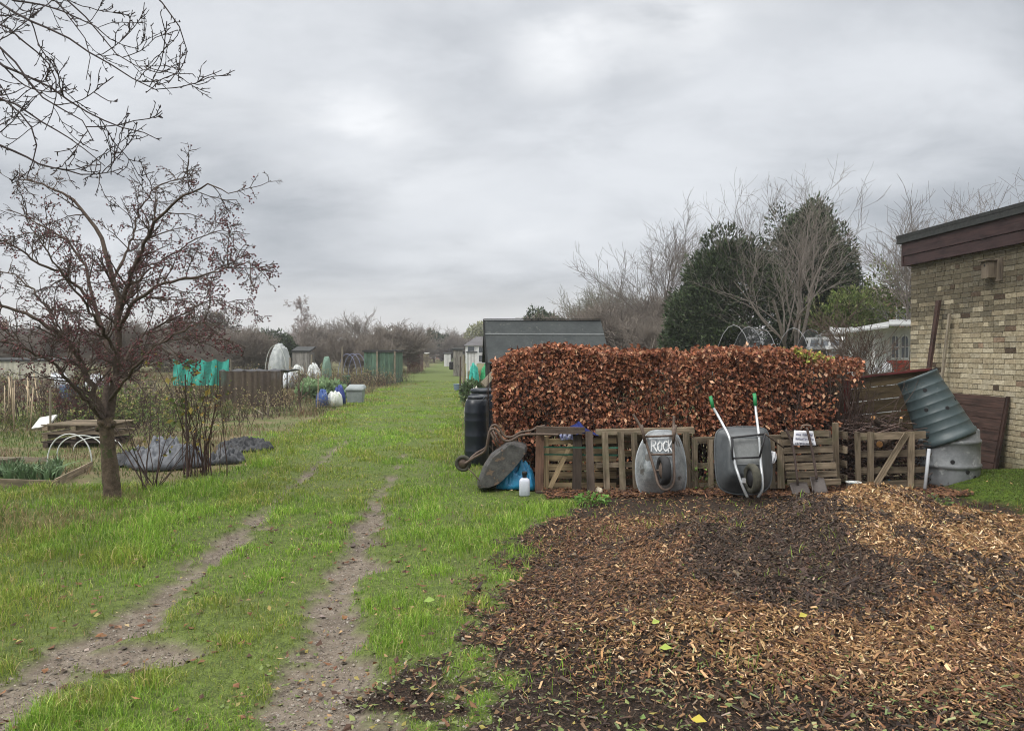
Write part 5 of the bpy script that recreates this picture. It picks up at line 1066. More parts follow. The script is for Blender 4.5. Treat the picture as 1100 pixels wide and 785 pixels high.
hut('shed', 437.5, 451, 66, 380, 4.5, 'rusty brown metal sided shed beyond the green one', 'shed', RSTM, FELT, .02, -.05)
hut('shed', 454, 460, 88, 380, 3, 'small pale tan shed farthest along the grass path', 'shed', TANSH, mat('pale_roof', (.5, .5, .47), bump=0), .05, -.07)
hut('privy', 487, 497, 54, 376, 1.2, 'narrow bleached grey wooden hut standing at the edge of the path', 'hut', PSH, FELT, .06, -.07)
hut('shed', 477, 484, 92, 380, 2, 'small white hut behind the narrow bleached one', 'shed', mat('white_boards', (.62, .62, .6), (.5, .5, .5)), FELT, .05)
hut('shed', 502, 512, 68, 379, 2, 'low white garden hut behind the green brassica nets', 'shed', mat('white_boards', (.58, .58, .57), (.47, .47, .47)), FELT, .05)
hut('shed', 314, 332, 52, 378, 2, 'grey shed with a black roof beneath the pale birch', 'shed', wood('grey_boards', (.26, .25, .23), (.18, .17, .16)), FELT, .3)
hut('shed', -20, 60, 43, 388, 2, 'low cream hut half hidden behind the crab apple branches', 'shed', mat('cream_boards', (.48, .46, .38), (.36, .35, .3)), FELT, .1)
tk = bevel(MB().box([at(485, 400, 55)[0], 55, .75], (.32, .5, .6), None, 1).build('water_tank', BLACKM), .08); tag(tk, 'black water tank raised up beside the narrow bleached hut', 'tank')

TILE_R = mat('red_tiles', (.36, .13, .085), (.25, .09, .06), 1.2, .9, bump=.2); TILE_D = mat('dark_tiles', (.10, .095, .10), (.07, .068, .07), 1.2, .9, bump=.2); TILE_B = mat('brown_tiles', (.13, .10, .082), (.09, .07, .06), 1.5, .9, bump=.2)
REND = mat('white_render', (.62, .63, .64), (.52, .53, .54), .8, .9, bump=0); BRK = mat('house_brick', (.27, .17, .12), (.2, .12, .09), 3, .9, bump=.2); PANE = mat('window_glass', (.06, .07, .08), (.04, .05, .06), 2, .1, .6, bump=0); FRM = mat('white_frame', (.7, .7, .7), (.6, .6, .6), 2, .6, bump=0)
def house(u0, u1, Y, v_eave, v_ridge, label, wallm, tile, dep=8, gable='side', chim=True, rows=2, cols=3):
    a, b = at(u0, HZ, Y)[0], at(u1, HZ, Y)[0]; he, hr = top(v_eave, Y), top(v_ridge, Y); t_ = thing('house', ((a + b) / 2, Y, 0), label, 'house')
    o = np.array([(a + b) / 2, Y, 0]); w_ = b - a
    MB().box(o + [0, dep / 2, he / 2], (w_, dep, he), None, 1).build('wall', wallm, t_)
    A, B, C_, D = [np.array(p) for p in ((a - .3, Y - .3, he), (b + .3, Y - .3, he), (b + .3, Y + dep + .3, he), (a - .3, Y + dep + .3, he))]
    if gable == 'side': r0, r1_ = np.array([a - .3, Y + dep / 2, hr]), np.array([b + .3, Y + dep / 2, hr])
    elif gable == 'hip': r0, r1_ = np.array([a + w_ * .28, Y + dep / 2, hr]), np.array([b - w_ * .28, Y + dep / 2, hr])
    else: r0, r1_ = np.array([o[0], Y - .3, hr]), np.array([o[0], Y + dep + .3, hr])
    if gable == 'front': fs = [[0, 4, 5, 3], [1, 2, 5, 4]]; tr_ = [[0, 1, 4], [2, 3, 5]]
    else: fs = [[0, 1, 5, 4], [2, 3, 4, 5]]; tr_ = [[1, 2, 5], [3, 0, 4]]
    rf = MB().add(np.array([A, B, C_, D, r0, r1_]), [np.array(fs), np.array(tr_), np.array([[3, 2, 1, 0]])]).build('roof', tile, t_)
    if chim:
        c_ = MB().box(np.array([a + w_ * .3, Y + dep / 2 - .6, hr + .3]), (.9, .6, 1.6), None, 1).box(np.array([a + w_ * .3, Y + dep / 2 - .6, hr + 1.12]), (1.0, .7, .12), None, .8).build('chimney', BRK, t_); c_.parent = rf
        for s_ in (-.22, .22): p_ = MB().lathe([(.13, 0), (.11, .4)], np.array([a + w_ * .3 + s_, Y + dep / 2 - .6, hr + 1.18]), n=10).build('chimney_pot', BRK, t_); p_.parent = rf
    for i in range(rows):
        for j in range(cols):
            c_ = np.array([a + w_ * (j + .5) / cols, Y - .03, he * (i + .55) / rows]); fr = MB().box(c_, (1.3, .08, 1.25), None, 1).build('window', FRM, t_); p_ = MB().box(c_ - [0, .03, 0], (1.1, .05, 1.05), None, 1).build('pane', PANE, t_); p_.parent = fr
    return t_
house(424, 446, 200, 372.5, 361, 'distant house with a red tiled roof and pale gable', REND, TILE_R, 7, 'side', False)
house(449, 482, 190, 373, 358, 'distant house with a dark hipped roof beyond the sheds', BRK, TILE_D, 9, 'hip')
house(500, 536, 120, 371, 361, 'distant white rendered house with a dark roof beside the shed', REND, TILE_D, 9, 'hip', False)
house(905, 1010, 56, 320, 304, 'brown roofed brick house with a chimney behind the pale green bush', BRK, TILE_B, 8, 'hip', True, 2, 4)
house(-30, 30, 120, 366, 352, 'dim brick house at the edge of the plots behind the crab apple', BRK, TILE_D, 9, 'side', True)
# white garden building with arched lights
gb = thing('garden_building', gx_(930, 25), 'white garden building with arched windows between hedge and brick wall', 'garden building')
WHT = mat('white_paint_old', (.62, .63, .62), (.48, .49, .48), 3, .7, bump=.05)
xa, xb = at(893, HZ, 25)[0], at(1000, HZ, 25)[0]; hw_ = top(352, 25)
wl_ = MB().box([(xa + xb) / 2, 25.02, hw_ / 2], (xb - xa, .1, hw_), None, 1).build('wall', WHT, gb)
for u0, u1 in ((957, 965), (967.5, 975.5), (978, 986)):
    a, b = at(u0, HZ, 24.95)[0], at(u1, HZ, 24.95)[0]; z0, z1 = top(386, 25), top(359, 25); r = (b - a) / 2
    ol = [(a, z0), (b, z0)] + [((a + b) / 2 + r * math.cos(t_), z1 - r + r * math.sin(t_)) for t_ in np.linspace(0, math.pi, 11)]
    ring = lambda y_, k: [np.array([(a + b) / 2 + (x_ - (a + b) / 2) * k, y_, (z0 + z1) / 2 + (z_ - (z0 + z1) / 2) * k]) for x_, z_ in ol]
    w_ = MB().loft([ring(24.975, 1), ring(24.93, 1)]).build('window', WHT, gb); p_ = MB().loft([ring(24.935, .86), ring(24.925, .86)]).build('pane', PANE, gb); p_.parent = w_
    mb = MB(); mb.box([(a + b) / 2, 24.915, (z0 + z1) / 2], (.02, .02, z1 - z0), None, 1).box([(a + b) / 2, 24.915, z0 + .5 * (z1 - z0)], (b - a, .021, .022), None, 1); g_ = mb.build('glazing_bar', WHT, gb); g_.parent = w_
mb = MB(); P_ = lambda u, v, Y: at(u, v, Y); slab(mb, P_(876, 362, 23.9), P_(955, 352, 23.9), P_(955, 347, 26.5), P_(905, 356, 26.5), .06); slab(mb, P_(955, 350, 23.9), P_(1004, 350, 23.9), P_(1004, 345, 26.5), P_(955, 345, 26.5), .06); mb.build('roof', mat('pale_sheet_roof', (.40, .41, .41), (.3, .31, .31), 3, .6), gb)
for u in (893, 914, 938): MB().box([at(u, HZ, 24.3)[0], 24.3, hw_ / 2], (.09, .09, hw_), None, 1).build('post', WHT, gb)
cf = thing('cold_frame', gx_(880, 17), 'white framed glazed cold frame peeping over the hedge top', 'cold frame')
for u in (868, 879, 890, 903): MB().bar(at(u, 374, 17), at(u + 2, 364.5, 17.6), .05, .04, (0, -1, .5), 1).build('glazing_bar', WHT, cf)
for v, Y in ((374, 16.98), (364, 17.62)): MB().bar(at(866, v + .5, Y), at(907, v - .5, Y), .08, .05, (0, -1, .5), 1).build('rail', WHT, cf)
mb = MB(); slab(mb, at(867, 373.5, 17.05), at(905, 373.5, 17.05), at(906, 364.5, 17.65), at(869, 364.5, 17.65), .01); mb.build('glass', PANE, cf); MB().box([at(886, HZ, 17.3)[0], 17.4, .8], (.85, .6, 1.6), None, 1).build('side', OLV, cf)
rp = thing('brick_pier', gx_(968, 14.2), 'short red brick pier at the corner of the brick building', 'pier')
mb = MB()
for k in range(20):
    for j in range(2): mb.box([at(968, HZ, 14.2)[0] + (-.115 + .23 * j) + (.0 if k % 2 else .02), 14.2, .04 + k * .078], (.215, .21, .066), None, np.array([.33, .07, .05]) * rng.uniform(.7, 1.2), .002)
mb.build('brickwork', BRICK, rp); MB().box([at(968, HZ, 14.2)[0], 14.2, .78], (.42, .19, 1.5), None, 1).build('core', MORT, rp)
for u, v, s_, lab in ((938, 399, .26, 'crumpled white plastic sheet heaped by the slender bare tree'), (953, 398, .24, 'peaked white plastic sheet beside the red brick pier')):
    c_ = at(u, v, 13.9); sup = 1.0
    tag(solid(MB().sheet(crumple(c_[0], 13.9, s_, .25, 1.55 - (u == 938) * .05, u, 26, creases=.5, power=.7)).build('plastic_sheet', mat('white_sheet', (.62, .64, .66), (.5, .52, .54), 5, .6, bump=.2), None, True), .006), lab, 'sheet')

# ================================================================== netting cages beyond the hedge
def netm(name, col, a): return mat(name, col, tuple(x * .7 for x in col), 12, .8, .2, bump=0, alpha=a)
NETB = netm('black_net', (.022, .024, .026), .4); NETT = netm('teal_net', (.06, .42, .34), .9); NETG = netm('green_net', (.07, .42, .18), .8); NETBR = netm('brown_net', (.09, .07, .055), .85); HOOP = mat('grey_hoop', (.36, .37, .38), (.28, .29, .3), 6, .5, bump=0); HOOPW = mat('white_hoop', (.62, .64, .62), (.5, .53, .5), 6, .5, bump=0)
def tunnel(name, pa, pb_, w_, h, nh, label, cat, net, hoop, hr=.016, sag=.06, rough=.03, group=None, bare_=False):
    pa, pb_ = np.array(pa, float), np.array(pb_, float); d = unit(pb_ - pa); s_ = np.array([-d[1], d[0], 0]); t_ = thing(name, pa, label, cat, group)
    arc = lambda q: [pa + (pb_ - pa) * q + s_ * (w_ / 2 * math.cos(th)) + np.array([0, 0, h * math.sin(th) ** .8]) for th in np.linspace(0, math.pi, 15)]
    for k in range(nh): MB().tube(np.array(arc(k / max(1, nh - 1))), hr, 6).build('hoop', hoop, t_, True)
    if not bare_:
        g = []
        for q in np.linspace(-.02, 1.02, (nh - 1) * 6 + 1):
            ph = abs(math.sin(q * (nh - 1) * math.pi)); g.append([p + np.array([0, 0, .012 - sag * ph * (p[2] / h)]) + rng.normal(0, rough * .25, 3) for p in arc(q)])
        for ed in ((arc(0), arc(1)) if net is not NETB and name not in ('polytunnel', 'cloche') else ()): MB().loft([ed, [p + d * .004 for p in ed]], cap0=True).build('end_cover', net, t_)
        net_o = MB().sheet(np.array(g)).build('net_cover', net, t_, True)
    return t_
tunnel('fruit_cage', [at(788, HZ, 14.3)[0], 14.3, 0], [at(818, HZ, 16.2)[0], 16.2, 0], .95, top(349, 14.3), 3, 'black netted hoop cage humped up behind the hedge', 'fruit cage', NETB, HOOP, sag=.4, hr=.006)
tunnel('fruit_cage', [at(852, HZ, 14.6)[0], 14.6, 0], [at(888, HZ, 16.2)[0], 16.2, 0], .95, top(352, 14.6), 3, 'second black netted hoop cage next to the white cold frame', 'fruit cage', NETB, HOOP, sag=.45, hr=.006)

# ================================================================== the plots on the far side of the track
# teal debris netting on stakes
tn = thing('netting_screen', gx_(216, 24), 'bright teal netting hung in scallops between stakes', 'netting')
us_ = [186, 199, 214, 228, 243, 248]
for i, u in enumerate(us_): MB().tube([gx_(u, 24 + .3 * (i % 2)), at(u, 383.5 + (i % 3), 24 + .3 * (i % 2))], .018, 6).build('stake', PALEW, tn)
g = []
for q in np.linspace(0, 1, 61):
    u = 186 + 60 * q; sc_ = abs(math.sin(q * math.pi * 4)); vt = 385.5 + 3.2 * sc_; row = []
    for k in np.linspace(0, 1, 12): row.append(at(u, vt + (414 - vt) * k, 23.8 + .035 * math.sin(q * 30 + k * 3) + .08 * math.sin(q * 9) + rng.normal(0, .012)))
    g.append(row)
MB().sheet(np.array(g)).build('net_cover', NETT, tn, True)
# brown fruit cage
fc = thing('fruit_cage', gx_(268, 23.5), 'low brown netted cage with a sagging black top', 'fruit cage')
xa, xb = at(236, HZ, 23.5)[0], at(303, HZ, 23.5)[0]; hc = top(399, 23.5)
for x_ in np.linspace(xa, xb, 6):
    for y_ in (23.5, 25.3): MB().tube([[x_, y_, 0], [x_ + rng.normal(0, .03), y_, hc + rng.normal(0, .03)]], .022, 6).build('post', PALEW if rng.random() < .5 else DKP, fc)
A_, B_ = np.meshgrid(np.linspace(0, 1, 41), np.linspace(0, 1, 9), indexing='ij')
topn = np.stack([xa + (xb - xa) * A_, 23.45 + 1.9 * B_, hc + .03 - .07 * np.abs(np.sin(A_ * 5 * math.pi)) + .02 * np.sin(B_ * 9 + A_ * 20)], -1)
solid(MB().sheet(topn).build('top_net', mat('black_sheet', (.05, .052, .056), (.03, .03, .034), 8, .6), fc, True), .02)
side = np.stack([xa + (xb - xa) * A_, 23.42 + .03 * np.sin(A_ * 60), (hc + .02) * (1 - B_)], -1); MB().sheet(side).build('side_net', NETBR, fc, True)
# tarpaulins
TARP = mat('grey_tarpaulin', (.135, .145, .165), (.055, .06, .07), 2.2, .55, .4, bump=.1); TARPB = mat('black_polythene', (.022, .024, .028), (.012, .013, .016), 3, .5, .35, bump=.1)
g = crumple(at(176, 495, 10.9)[0], 10.95, .56, .45, .46, 21, 80, creases=.6, power=.6, yaw=.1, sharp=2.0); tag(solid(MB().sheet(g).build('tarpaulin', TARP, None, True), .006), 'grey tarpaulin draped over a heap behind the bare canes', 'tarpaulin')
g = crumple(at(143, 495, 11.2)[0], 11.2, .30, .4, .24, 25, 34, creases=.7); tag(solid(MB().sheet(g).build('polythene_sheet', TARPB, None, True), .006), 'black sheet end spreading beside the crab apple trunk', 'sheet')
g = crumple(at(262, 480, 12.8)[0], 12.8, .46, .38, .24, 33, 70, creases=.85, yaw=.2, sharp=2.2); tag(solid(MB().sheet(g).build('polythene_sheet', TARPB, None, True), .006), 'wrinkled black polythene sheet flat on the grass by the track', 'sheet')
g = crumple(at(244, 495, 11.4)[0], 11.4, .26, .3, .26, 37, 40, creases=.85, sharp=2.6); tag(solid(MB().sheet(g).build('polythene_sheet', mat('dull_polythene', (.075, .08, .09), (.035, .037, .042), 6, .45, .45, bump=.1), None, True), .006), 'small bunched grey-black sheet between the tarpaulin and the flat sheet', 'sheet')
# hoops and raised beds
for i, (u0, u1, v0, Y) in enumerate(((49.5, 97.5, 466.5, 10.9), (60, 111, 468, 11.9), (78, 130, 470, 12.7))):
    a, b = gx_(u0, Y), gx_(u1, Y + .12); h = top(v0, Y); t_ = np.linspace(0, math.pi, 21)
    P = np.stack([(a[0] + b[0]) / 2 - (b[0] - a[0]) / 2 * np.cos(t_), Y + .06 * (1 - np.cos(t_)), h * np.sin(t_) ** .75], 1)
    tag(MB().tube(P, .0095, 8).build('garden_hoop', HOOPW, None, True), ['white plastic hoop arching over the leek bed, clear of the trunk', 'white hoop standing behind the first over the leek bed', 'white hoop half hidden by the crab apple trunk'][i], 'hoop', 'white hoops over the leek bed')
rb = thing('raised_bed', gx_(40, 9.8), 'raised bed edged in pale weathered boards with leeks growing in it', 'raised bed')
for (u0, v0, u1, v1) in ((-30, 523, 63, 526), (60, 524, 99, 504), (-20, 497, 50, 498), (-25, 503, 28, 497), (-30, 520, 18, 507), (-40, 512, 34, 506)):
    p, q_ = gnd(u0, v0), gnd(u1, v1); p[2] = q_[2] = .06; MB().bar(p, q_, .11 if v0 > 522 else .07, .03, np.cross(q_ - p, [0, 0, 1.]), rng.uniform(.8, 1.5)).build('edge_board', PALEW if v0 < 522 else PALL, rb)
def strap_plant(name, loc, n, h, wd, cols, label, group=None, m=LEAF, lean=.5):
    r_ = rng
    x = r_.normal(0, .02, n); y = r_.normal(0, .02, n); o = blades(name, x, y, np.zeros(n), r_.uniform(.6, 1, n) * h, np.full(n, wd), palette(n, cols), lean, m); o.location = loc; return tag(o, label, 'plant', group)
LK = None
for k in range(26):
    u, Y = rng.uniform(0, 62), rng.uniform(9.5, 10.6); p = gx_(u, Y); p[2] = float(height(p[0], Y))
    if LK is None: LK = strap_plant('leek', p, 16, .30, .028, [(.10, .17, .08), (.15, .22, .11), (.08, .13, .06)], 'blue-green leek growing in the raised bed', 'leeks in the raised bed')
    else: o = LK.copy(); COL.objects.link(o); o.location = p; o.rotation_euler.z = rng.random() * 6; o.scale = [rng.uniform(.7, 1.2)] * 3
# timber stack with white cloche
tsx = thing('pallet_stack', gx_(95, 13.6), 'stack of old pallets behind the white hoops', 'pallet stack')
for k in range(3):
    mb = MB()
    for s_ in np.linspace(-.5, .5, 3): mb.box([at(95, HZ, 13.6)[0] + s_, 13.6, .06 + k * .15], (.09, 1.0, .08), None)
    for s_ in np.linspace(-.45, .45, 6): mb.box([at(95, HZ, 13.6)[0], 13.6 + s_, .115 + k * .15], (1.15, .1, .02), None)
    mb.build('deck', PALL if k else DKP, tsx)
tunnel('cloche', [at(84, HZ, 14.2)[0], 14.2, .0], [at(110, HZ, 14.3)[0], 14.3, 0], .7, top(454, 14.2), 3, 'low cloche of clouded plastic behind the pallet stack', 'cloche', mat('clouded_plastic', (.55, .60, .52), (.42, .46, .40), 5, .4, alpha=.75), HOOPW, .01, .03)
# bamboo canes
cf_ = thing('bean_frame', gx_(22, 16.5), 'thicket of pale bamboo bean canes at the edge of the plots', 'bean canes'); BAM = mat('bamboo', (.40, .32, .21), (.27, .21, .14), 12, .7, bump=.1)
for k in range(16):
    u = rng.uniform(-12, 44); Y = rng.uniform(15.5, 17.8); a = gx_(u, Y); b = at(u + rng.normal(0, 7), rng.uniform(398, 428), Y + rng.normal(0, .3)); MB().tube([a, b], .012, 6, rng.uniform(.7, 1.3)).build('cane', BAM, cf_, True)
# raspberry canes by the tarpaulin
def canes(u, v, n, h, spr, label, cols, seed, lv=0, lcols=None, lean=.3, name='raspberry_canes', r=(.005, .011), Y=None, cat='canes', side=3, group=None):
    r_ = np.random.default_rng(seed); p0 = gnd(u, v) if Y is None else gx_(u, Y); p0[2] = float(height(p0[0], p0[1])); t_ = thing(name, p0, label, cat, group)
    st = np.stack([r_.normal(0, spr, n), r_.normal(0, spr, n), np.zeros(n)], 1); d = np.stack([r_.normal(0, lean, n), r_.normal(0, lean, n), np.ones(n)], 1)
    P, R = level(st, d, h * r_.uniform(.55, 1, n), r_.uniform(*r, n), np.full(n, r[0] * .45), 8, .07, (0, 0, -.01), r_); sets = [(P, R)]
    if side: q = spawn(P, R, side, .3, 1, 45, .25, .6, r_); sets.append(level(*q[:3], q[3], q[3] * .5, 4, .12, (0, 0, .02), r_))
    V, Q = tubes(sets, 5); arrays('stems', V, Q, TWIG, t_, np.repeat(palette(len(V) // 5, cols, rg=r_), 5, 0), smooth=True)
    if lv:
        b = sets[-1][0]; i = r_.integers(0, len(b), lv); j = r_.integers(1, b.shape[1], lv); c_ = b[i, j]; ln = r_.uniform(.03, .07, lv) * (2 if h > 2 else 1)
        V, T = leaves(c_, r_.normal(0, 1, (lv, 3)) - [0, 0, .4], r_.normal(0, 1, (lv, 3)) + [0, -1, .5], ln, ln * .6); arrays('foliage', V, T, LEAF, t_, np.repeat(palette(lv, lcols or [(.10, .14, .04), (.16, .17, .05), (.30, .24, .06)], rg=r_), 4, 0))
    return t_
CT = [(2.6, 2.0, 1.6), (1.8, 1.4, 1.1), (3.6, 2.8, 2.1)]; CTD = [(1.2, .8, .75), (.8, .6, .6), (1.8, 1.2, 1.0)]; PALES = [(4.6, 5.6, 4.3), (3.6, 4.2, 3.2), (2.4, 2.6, 2.0)]
canes(164, 525, 13, 1.45, .07, 'fan of bare brown canes springing from one root before the tarpaulin', CT, 1, 60, lean=.42)
canes(203, 512, 5, 2.05, .03, 'thin tall dark canes beside the bundle near the tarpaulin', CTD, 2, 60, lean=.06, side=5)
canes(219, 510, 22, 1.75, .10, 'tall dense bundle of reddish brown canes beside the tarpaulin', CTD, 3, 150, [(.30, .20, .05), (.10, .12, .04), (.40, .28, .06), (.08, .05, .03)], .09, side=5)
tag(MB().tube([gx_(200, 9.9), at(199, 402, 10.0)], .011, 6).build('garden_stake', TWIG), 'thin dark stake standing alone before the grey tarpaulin', 'stake')
canes(258, 462, 12, .55, .16, 'low dry brown stems on the plot past the black sheet', CT, 4, 30, Y=17)
# dry bramble and shrub clumps over the plots
tan = [(.38, .31, .19), (.29, .23, .14), (.20, .17, .09), (.2, .22, .08)]
proto_b = canes(0, 0, 60, .95, .38, 'pale clump of dead stalks on the overgrown plots', PALES, 9, 320, tan, .38, 'dead_stalks', (.004, .009), 24, 'stalks', 4, 'dead stalks on the overgrown plots')
proto_g = canes(0, 0, 46, .9, .36, 'low dark bramble clump with green leaves on the plots', CT, 10, 900, [(.12, .17, .05), (.18, .22, .07), (.25, .24, .09), (.08, .11, .04)], .5, 'bramble', (.004, .009), 24, 'bramble', 4, 'brambles on the plots')
proto_r = canes(0, 0, 46, 1.25, .30, 'maroon stemmed currant bush on the plots', [(2.4, 1.3, 1.3), (1.6, .9, .9), (3.2, 2.2, 1.9)], 11, 500, [(.10, .03, .035), (.14, .05, .04), (.09, .06, .045)], .34, 'currant_bush', (.005, .010), 24, 'bush', 5, 'currant bushes on the plots')
def put(o, u, Y, sc): o.location = tuple(gx_(u, Y) + [0, 0, float(height(gx_(u, Y)[0], Y))]); o.rotation_euler.z = rng.random() * 6; o.scale = sc if not np.isscalar(sc) else (sc,) * 3
put(proto_b, 262, 19, 1.0); put(proto_g, 170, 15, 1.0); put(proto_r, 72, 17, 1.1)
for k in range(26):
    r0 = dup(proto_b, (0, 0, 0)); Y = rng.uniform(17.5, 40); um = 250 + (Y - 17) * 5.5
    put(r0, rng.uniform(um - 120, um + 25) if k < 18 else rng.uniform(-30, 200), Y, rng.uniform(.75, 1.35))
for k in range(15): r0 = dup(proto_g, (0, 0, 0)); Y = rng.uniform(13.5, 36); put(r0, rng.uniform(-30, 225 + (Y - 14) * 5), Y, rng.uniform(.6, 1.3))
for k in range(4): r0 = dup(proto_r, (0, 0, 0)); Y = rng.uniform(15, 30); put(r0, rng.uniform(-30, 190), Y, rng.uniform(.8, 1.25))
for u, Y, s_ in ((408, 37.5, 1.0), (398, 37, 1.1), (420, 39, .9), (432, 44, .8), (445, 60, 1), (388, 33, .8), (380, 36, 1.0), (300, 21.5, .8), (285, 20, .8), (340, 21.5, .6)): r0 = dup(proto_b, (0, 0, 0)); put(r0, u, Y, s_)
for k in range(12): r0 = dup(proto_g, (0, 0, 0), label='bramble clump on the ground behind the hedge end'); Y = rng.uniform(15, 45); r0['group'] = 'brambles behind the hedge'; put(r0, 550 - 48 * 0 + rng.uniform(-42 + (Y - 15) * .1, 60), Y, rng.uniform(.5, .9))
# odds and ends among the plots
def crate(u, Y, w_, h, m, lab, rz=0.0):
    t_ = thing('crate', gx_(u, Y), lab, 'crate'); c0 = np.array(t_.location)
    for k in range(3): 
        z = h * (k + .5) / 3
        MB().box(c0 + [0, -w_ * .35, z], (w_, .02, h / 3 - .02), None).build('slat', m, t_)
        MB().box(c0 + [w_ / 2 - .01, 0, z], (.02, w_ * .68, h / 3 - .02), None).build('slat', m, t_)
    for sx in (-1, 1): MB().box(c0 + [sx * (w_ / 2 - .03), -w_ * .33, h / 2], (.04, .018, h), None).build('corner_post', m, t_)
crate(34, 26, 1.1, .8, PALEW, 'pale slatted compost crate at the edge of the plots behind the bean canes'); crate(262, 30, 1.0, .9, PALL, 'grey slatted compost crate behind the low brown netted cage'); crate(150, 27, .9, .7, PALEW, 'small pale crate under the crab apple branches beside the teal netting')
for u, Y, r, h, m, lab in ((74, 22, .26, .75, mat('dull_blue_drum', (.06, .10, .17), (.04, .07, .12), 5, .5), 'dull blue barrel among the plots behind the crab apple trunk'), (285, 33, .24, .8, BLACKM, 'black plastic barrel standing past the low brown cage'), (372, 38, .22, .55, mat('dark_green_tub', (.03, .09, .05), (.02, .06, .035), 5, .5), 'dark green tub between the tall pale post and green shed')):
    tag(MB().lathe([(r * .9, 0), (r, .05), (r * 1.03, h * .35), (r, h * .5), (r * 1.03, h * .65), (r, h - .05), (r * .9, h), (r * .8, h - .03)], gx_(u, Y), n=24).build('barrel', m, None, True), lab, 'barrel')
tag(MB().bar(gx_(38, 15.5) + [0, 0, .22], gx_(56, 15.3) + [0, 0, .3], .3, .03, (0, -.7, .7), 1).build('board', mat('white_board', (.6, .6, .58), (.48, .48, .46), 5, .7)), 'short white board lying among weeds before the bean canes', 'board')
for u, Y, r, lab in ((104, 30, .5, 'white fleece bundle glimpsed between the crab apple limbs'), (62, 33, .5, 'second white fleece bundle behind the crab apple near the cream hut'), (310, 35, .35, 'white plastic heap behind the pruned apple tree')):
    tag(solid(MB().sheet(crumple(gx_(u, Y)[0], Y, r, .4, .9, u, 24, creases=.5, power=.5)).build('fleece_bundle', mat('white_fleece_cloth', (.62, .65, .68), (.5, .53, .56), 5, .7, bump=.1), None, True), .01), lab, 'fleece')
# bags and box at the path edge
BLUEB = mat('blue_bag', (.05, .11, .32), (.03, .07, .22), 9, .5, spots=((.5, .55, .6), 7, .57), bump=.2); WHTB = mat('white_bag_plastic', (.64, .66, .62), (.5, .52, .48), 7, .5, spots=((.35, .5, .15), 6, .62), bump=.2)
def sackx(u, Y, rx, ry, h, m, lab, seed): tag(solid(MB().sheet(crumple(gx_(u, Y)[0], Y, rx, ry, h, seed, 26, creases=.35, power=.45)).build('plastic_sack', m, None, True), .008), lab, 'sack')
sackx(346, 23, .20, .18, .60, BLUEB, 'blue and white printed sack standing by the grey storage box', 51); sackx(359, 23.2, .26, .2, .52, WHTB, 'white sack with green print between the blue sack and grey box', 52); sackx(364, 23.9, .2, .2, .66, mat('deep_blue_bag', (.04, .06, .26), (.025, .04, .17), 9, .5, bump=.2), 'deep blue sack slumped behind the white one', 53)
gb0 = gx_(382, 25.2); gbx = thing('storage_box', gb0, 'grey plastic storage box with a sloped lid at the edge of the grass path', 'storage box'); GBX = mat('grey_box_plastic', (.26, .29, .29), (.19, .215, .215), 4, .5, bump=.03)
rr2 = lambda hw, hd, z, dz=0: [gb0 + np.array([a * hw, b * hd, z + (dz if b > 0 else 0)]) for a, b in ((-1, -1), (1, -1), (1, 1), (-1, 1))]
MB().loft([rr2(.24, .2, .02), rr2(.28, .24, .42, .06)], cap0=True).build('body', GBX, gbx); MB().loft([rr2(.31, .27, .425, .06), rr2(.31, .27, .48, .06), rr2(.25, .22, .54, .08)], cap0=True).build('lid', GBX, gbx)
# white tunnels, posts and small structures in the middle distance
CLR = mat('milky_polythene', (.60, .63, .62), (.48, .51, .5), 4, .45, alpha=.4)
pt_ = thing('polytunnel', gx_(301, 46), 'small domed polytunnel of white plastic near the dark evergreen', 'polytunnel')
MB().sheet(crumple(gx_(301, 46)[0], 46, .72, 1.2, top(369.5, 46), 71, 40, creases=.16, power=.5, sharp=1.2)).build('cover', mat('milky_cover', (.50, .53, .53), (.34, .37, .37), 3, .45, alpha=.72), pt_, True)
for dy in (-.9, 0): MB().tube([gx_(301, 46) + np.array([.66 * math.cos(a), dy, (top(371, 46)) * math.sin(a) ** .8]) for a in np.linspace(0, math.pi, 21)], .014, 6).build('hoop', HOOPW, pt_, True)
FLC = mat('white_fleece', (.60, .62, .61), (.46, .48, .47), 4, .7)
for u, Y, rx, v, sd, lab in ((320, 40, .42, 391, 5, 'low white fleece heaped over hoops beyond the pruned apple tree'), (337, 39, .36, 390, 8, 'second low white fleece heap nearer the green shed')): tag(solid(MB().sheet(crumple(gx_(u, Y)[0], Y, rx, .5, top(v, Y), sd, 30, creases=.35, power=.4)).build('fleece_cover', FLC, None, True), .01), lab, 'fleece')
tag(MB().sheet(crumple(gx_(351, 45)[0], 45, .3, .6, top(382, 45), 73, 30, creases=.15, power=.5, sharp=1.2)).build('cloche', netm('pale_green_net', (.22, .34, .27), .75), None, True), 'domed pale green netted cloche beside a tall post', 'cloche')
tunnel('hoop_frame', gx_(373, 43), gx_(384, 44), 1.3, top(380, 43), 3, 'bare grey-blue hoops standing by the green shed', 'hoops', None, mat('blue_pipe', (.25, .28, .42), (.2, .22, .34), 5), .013, bare_=True)
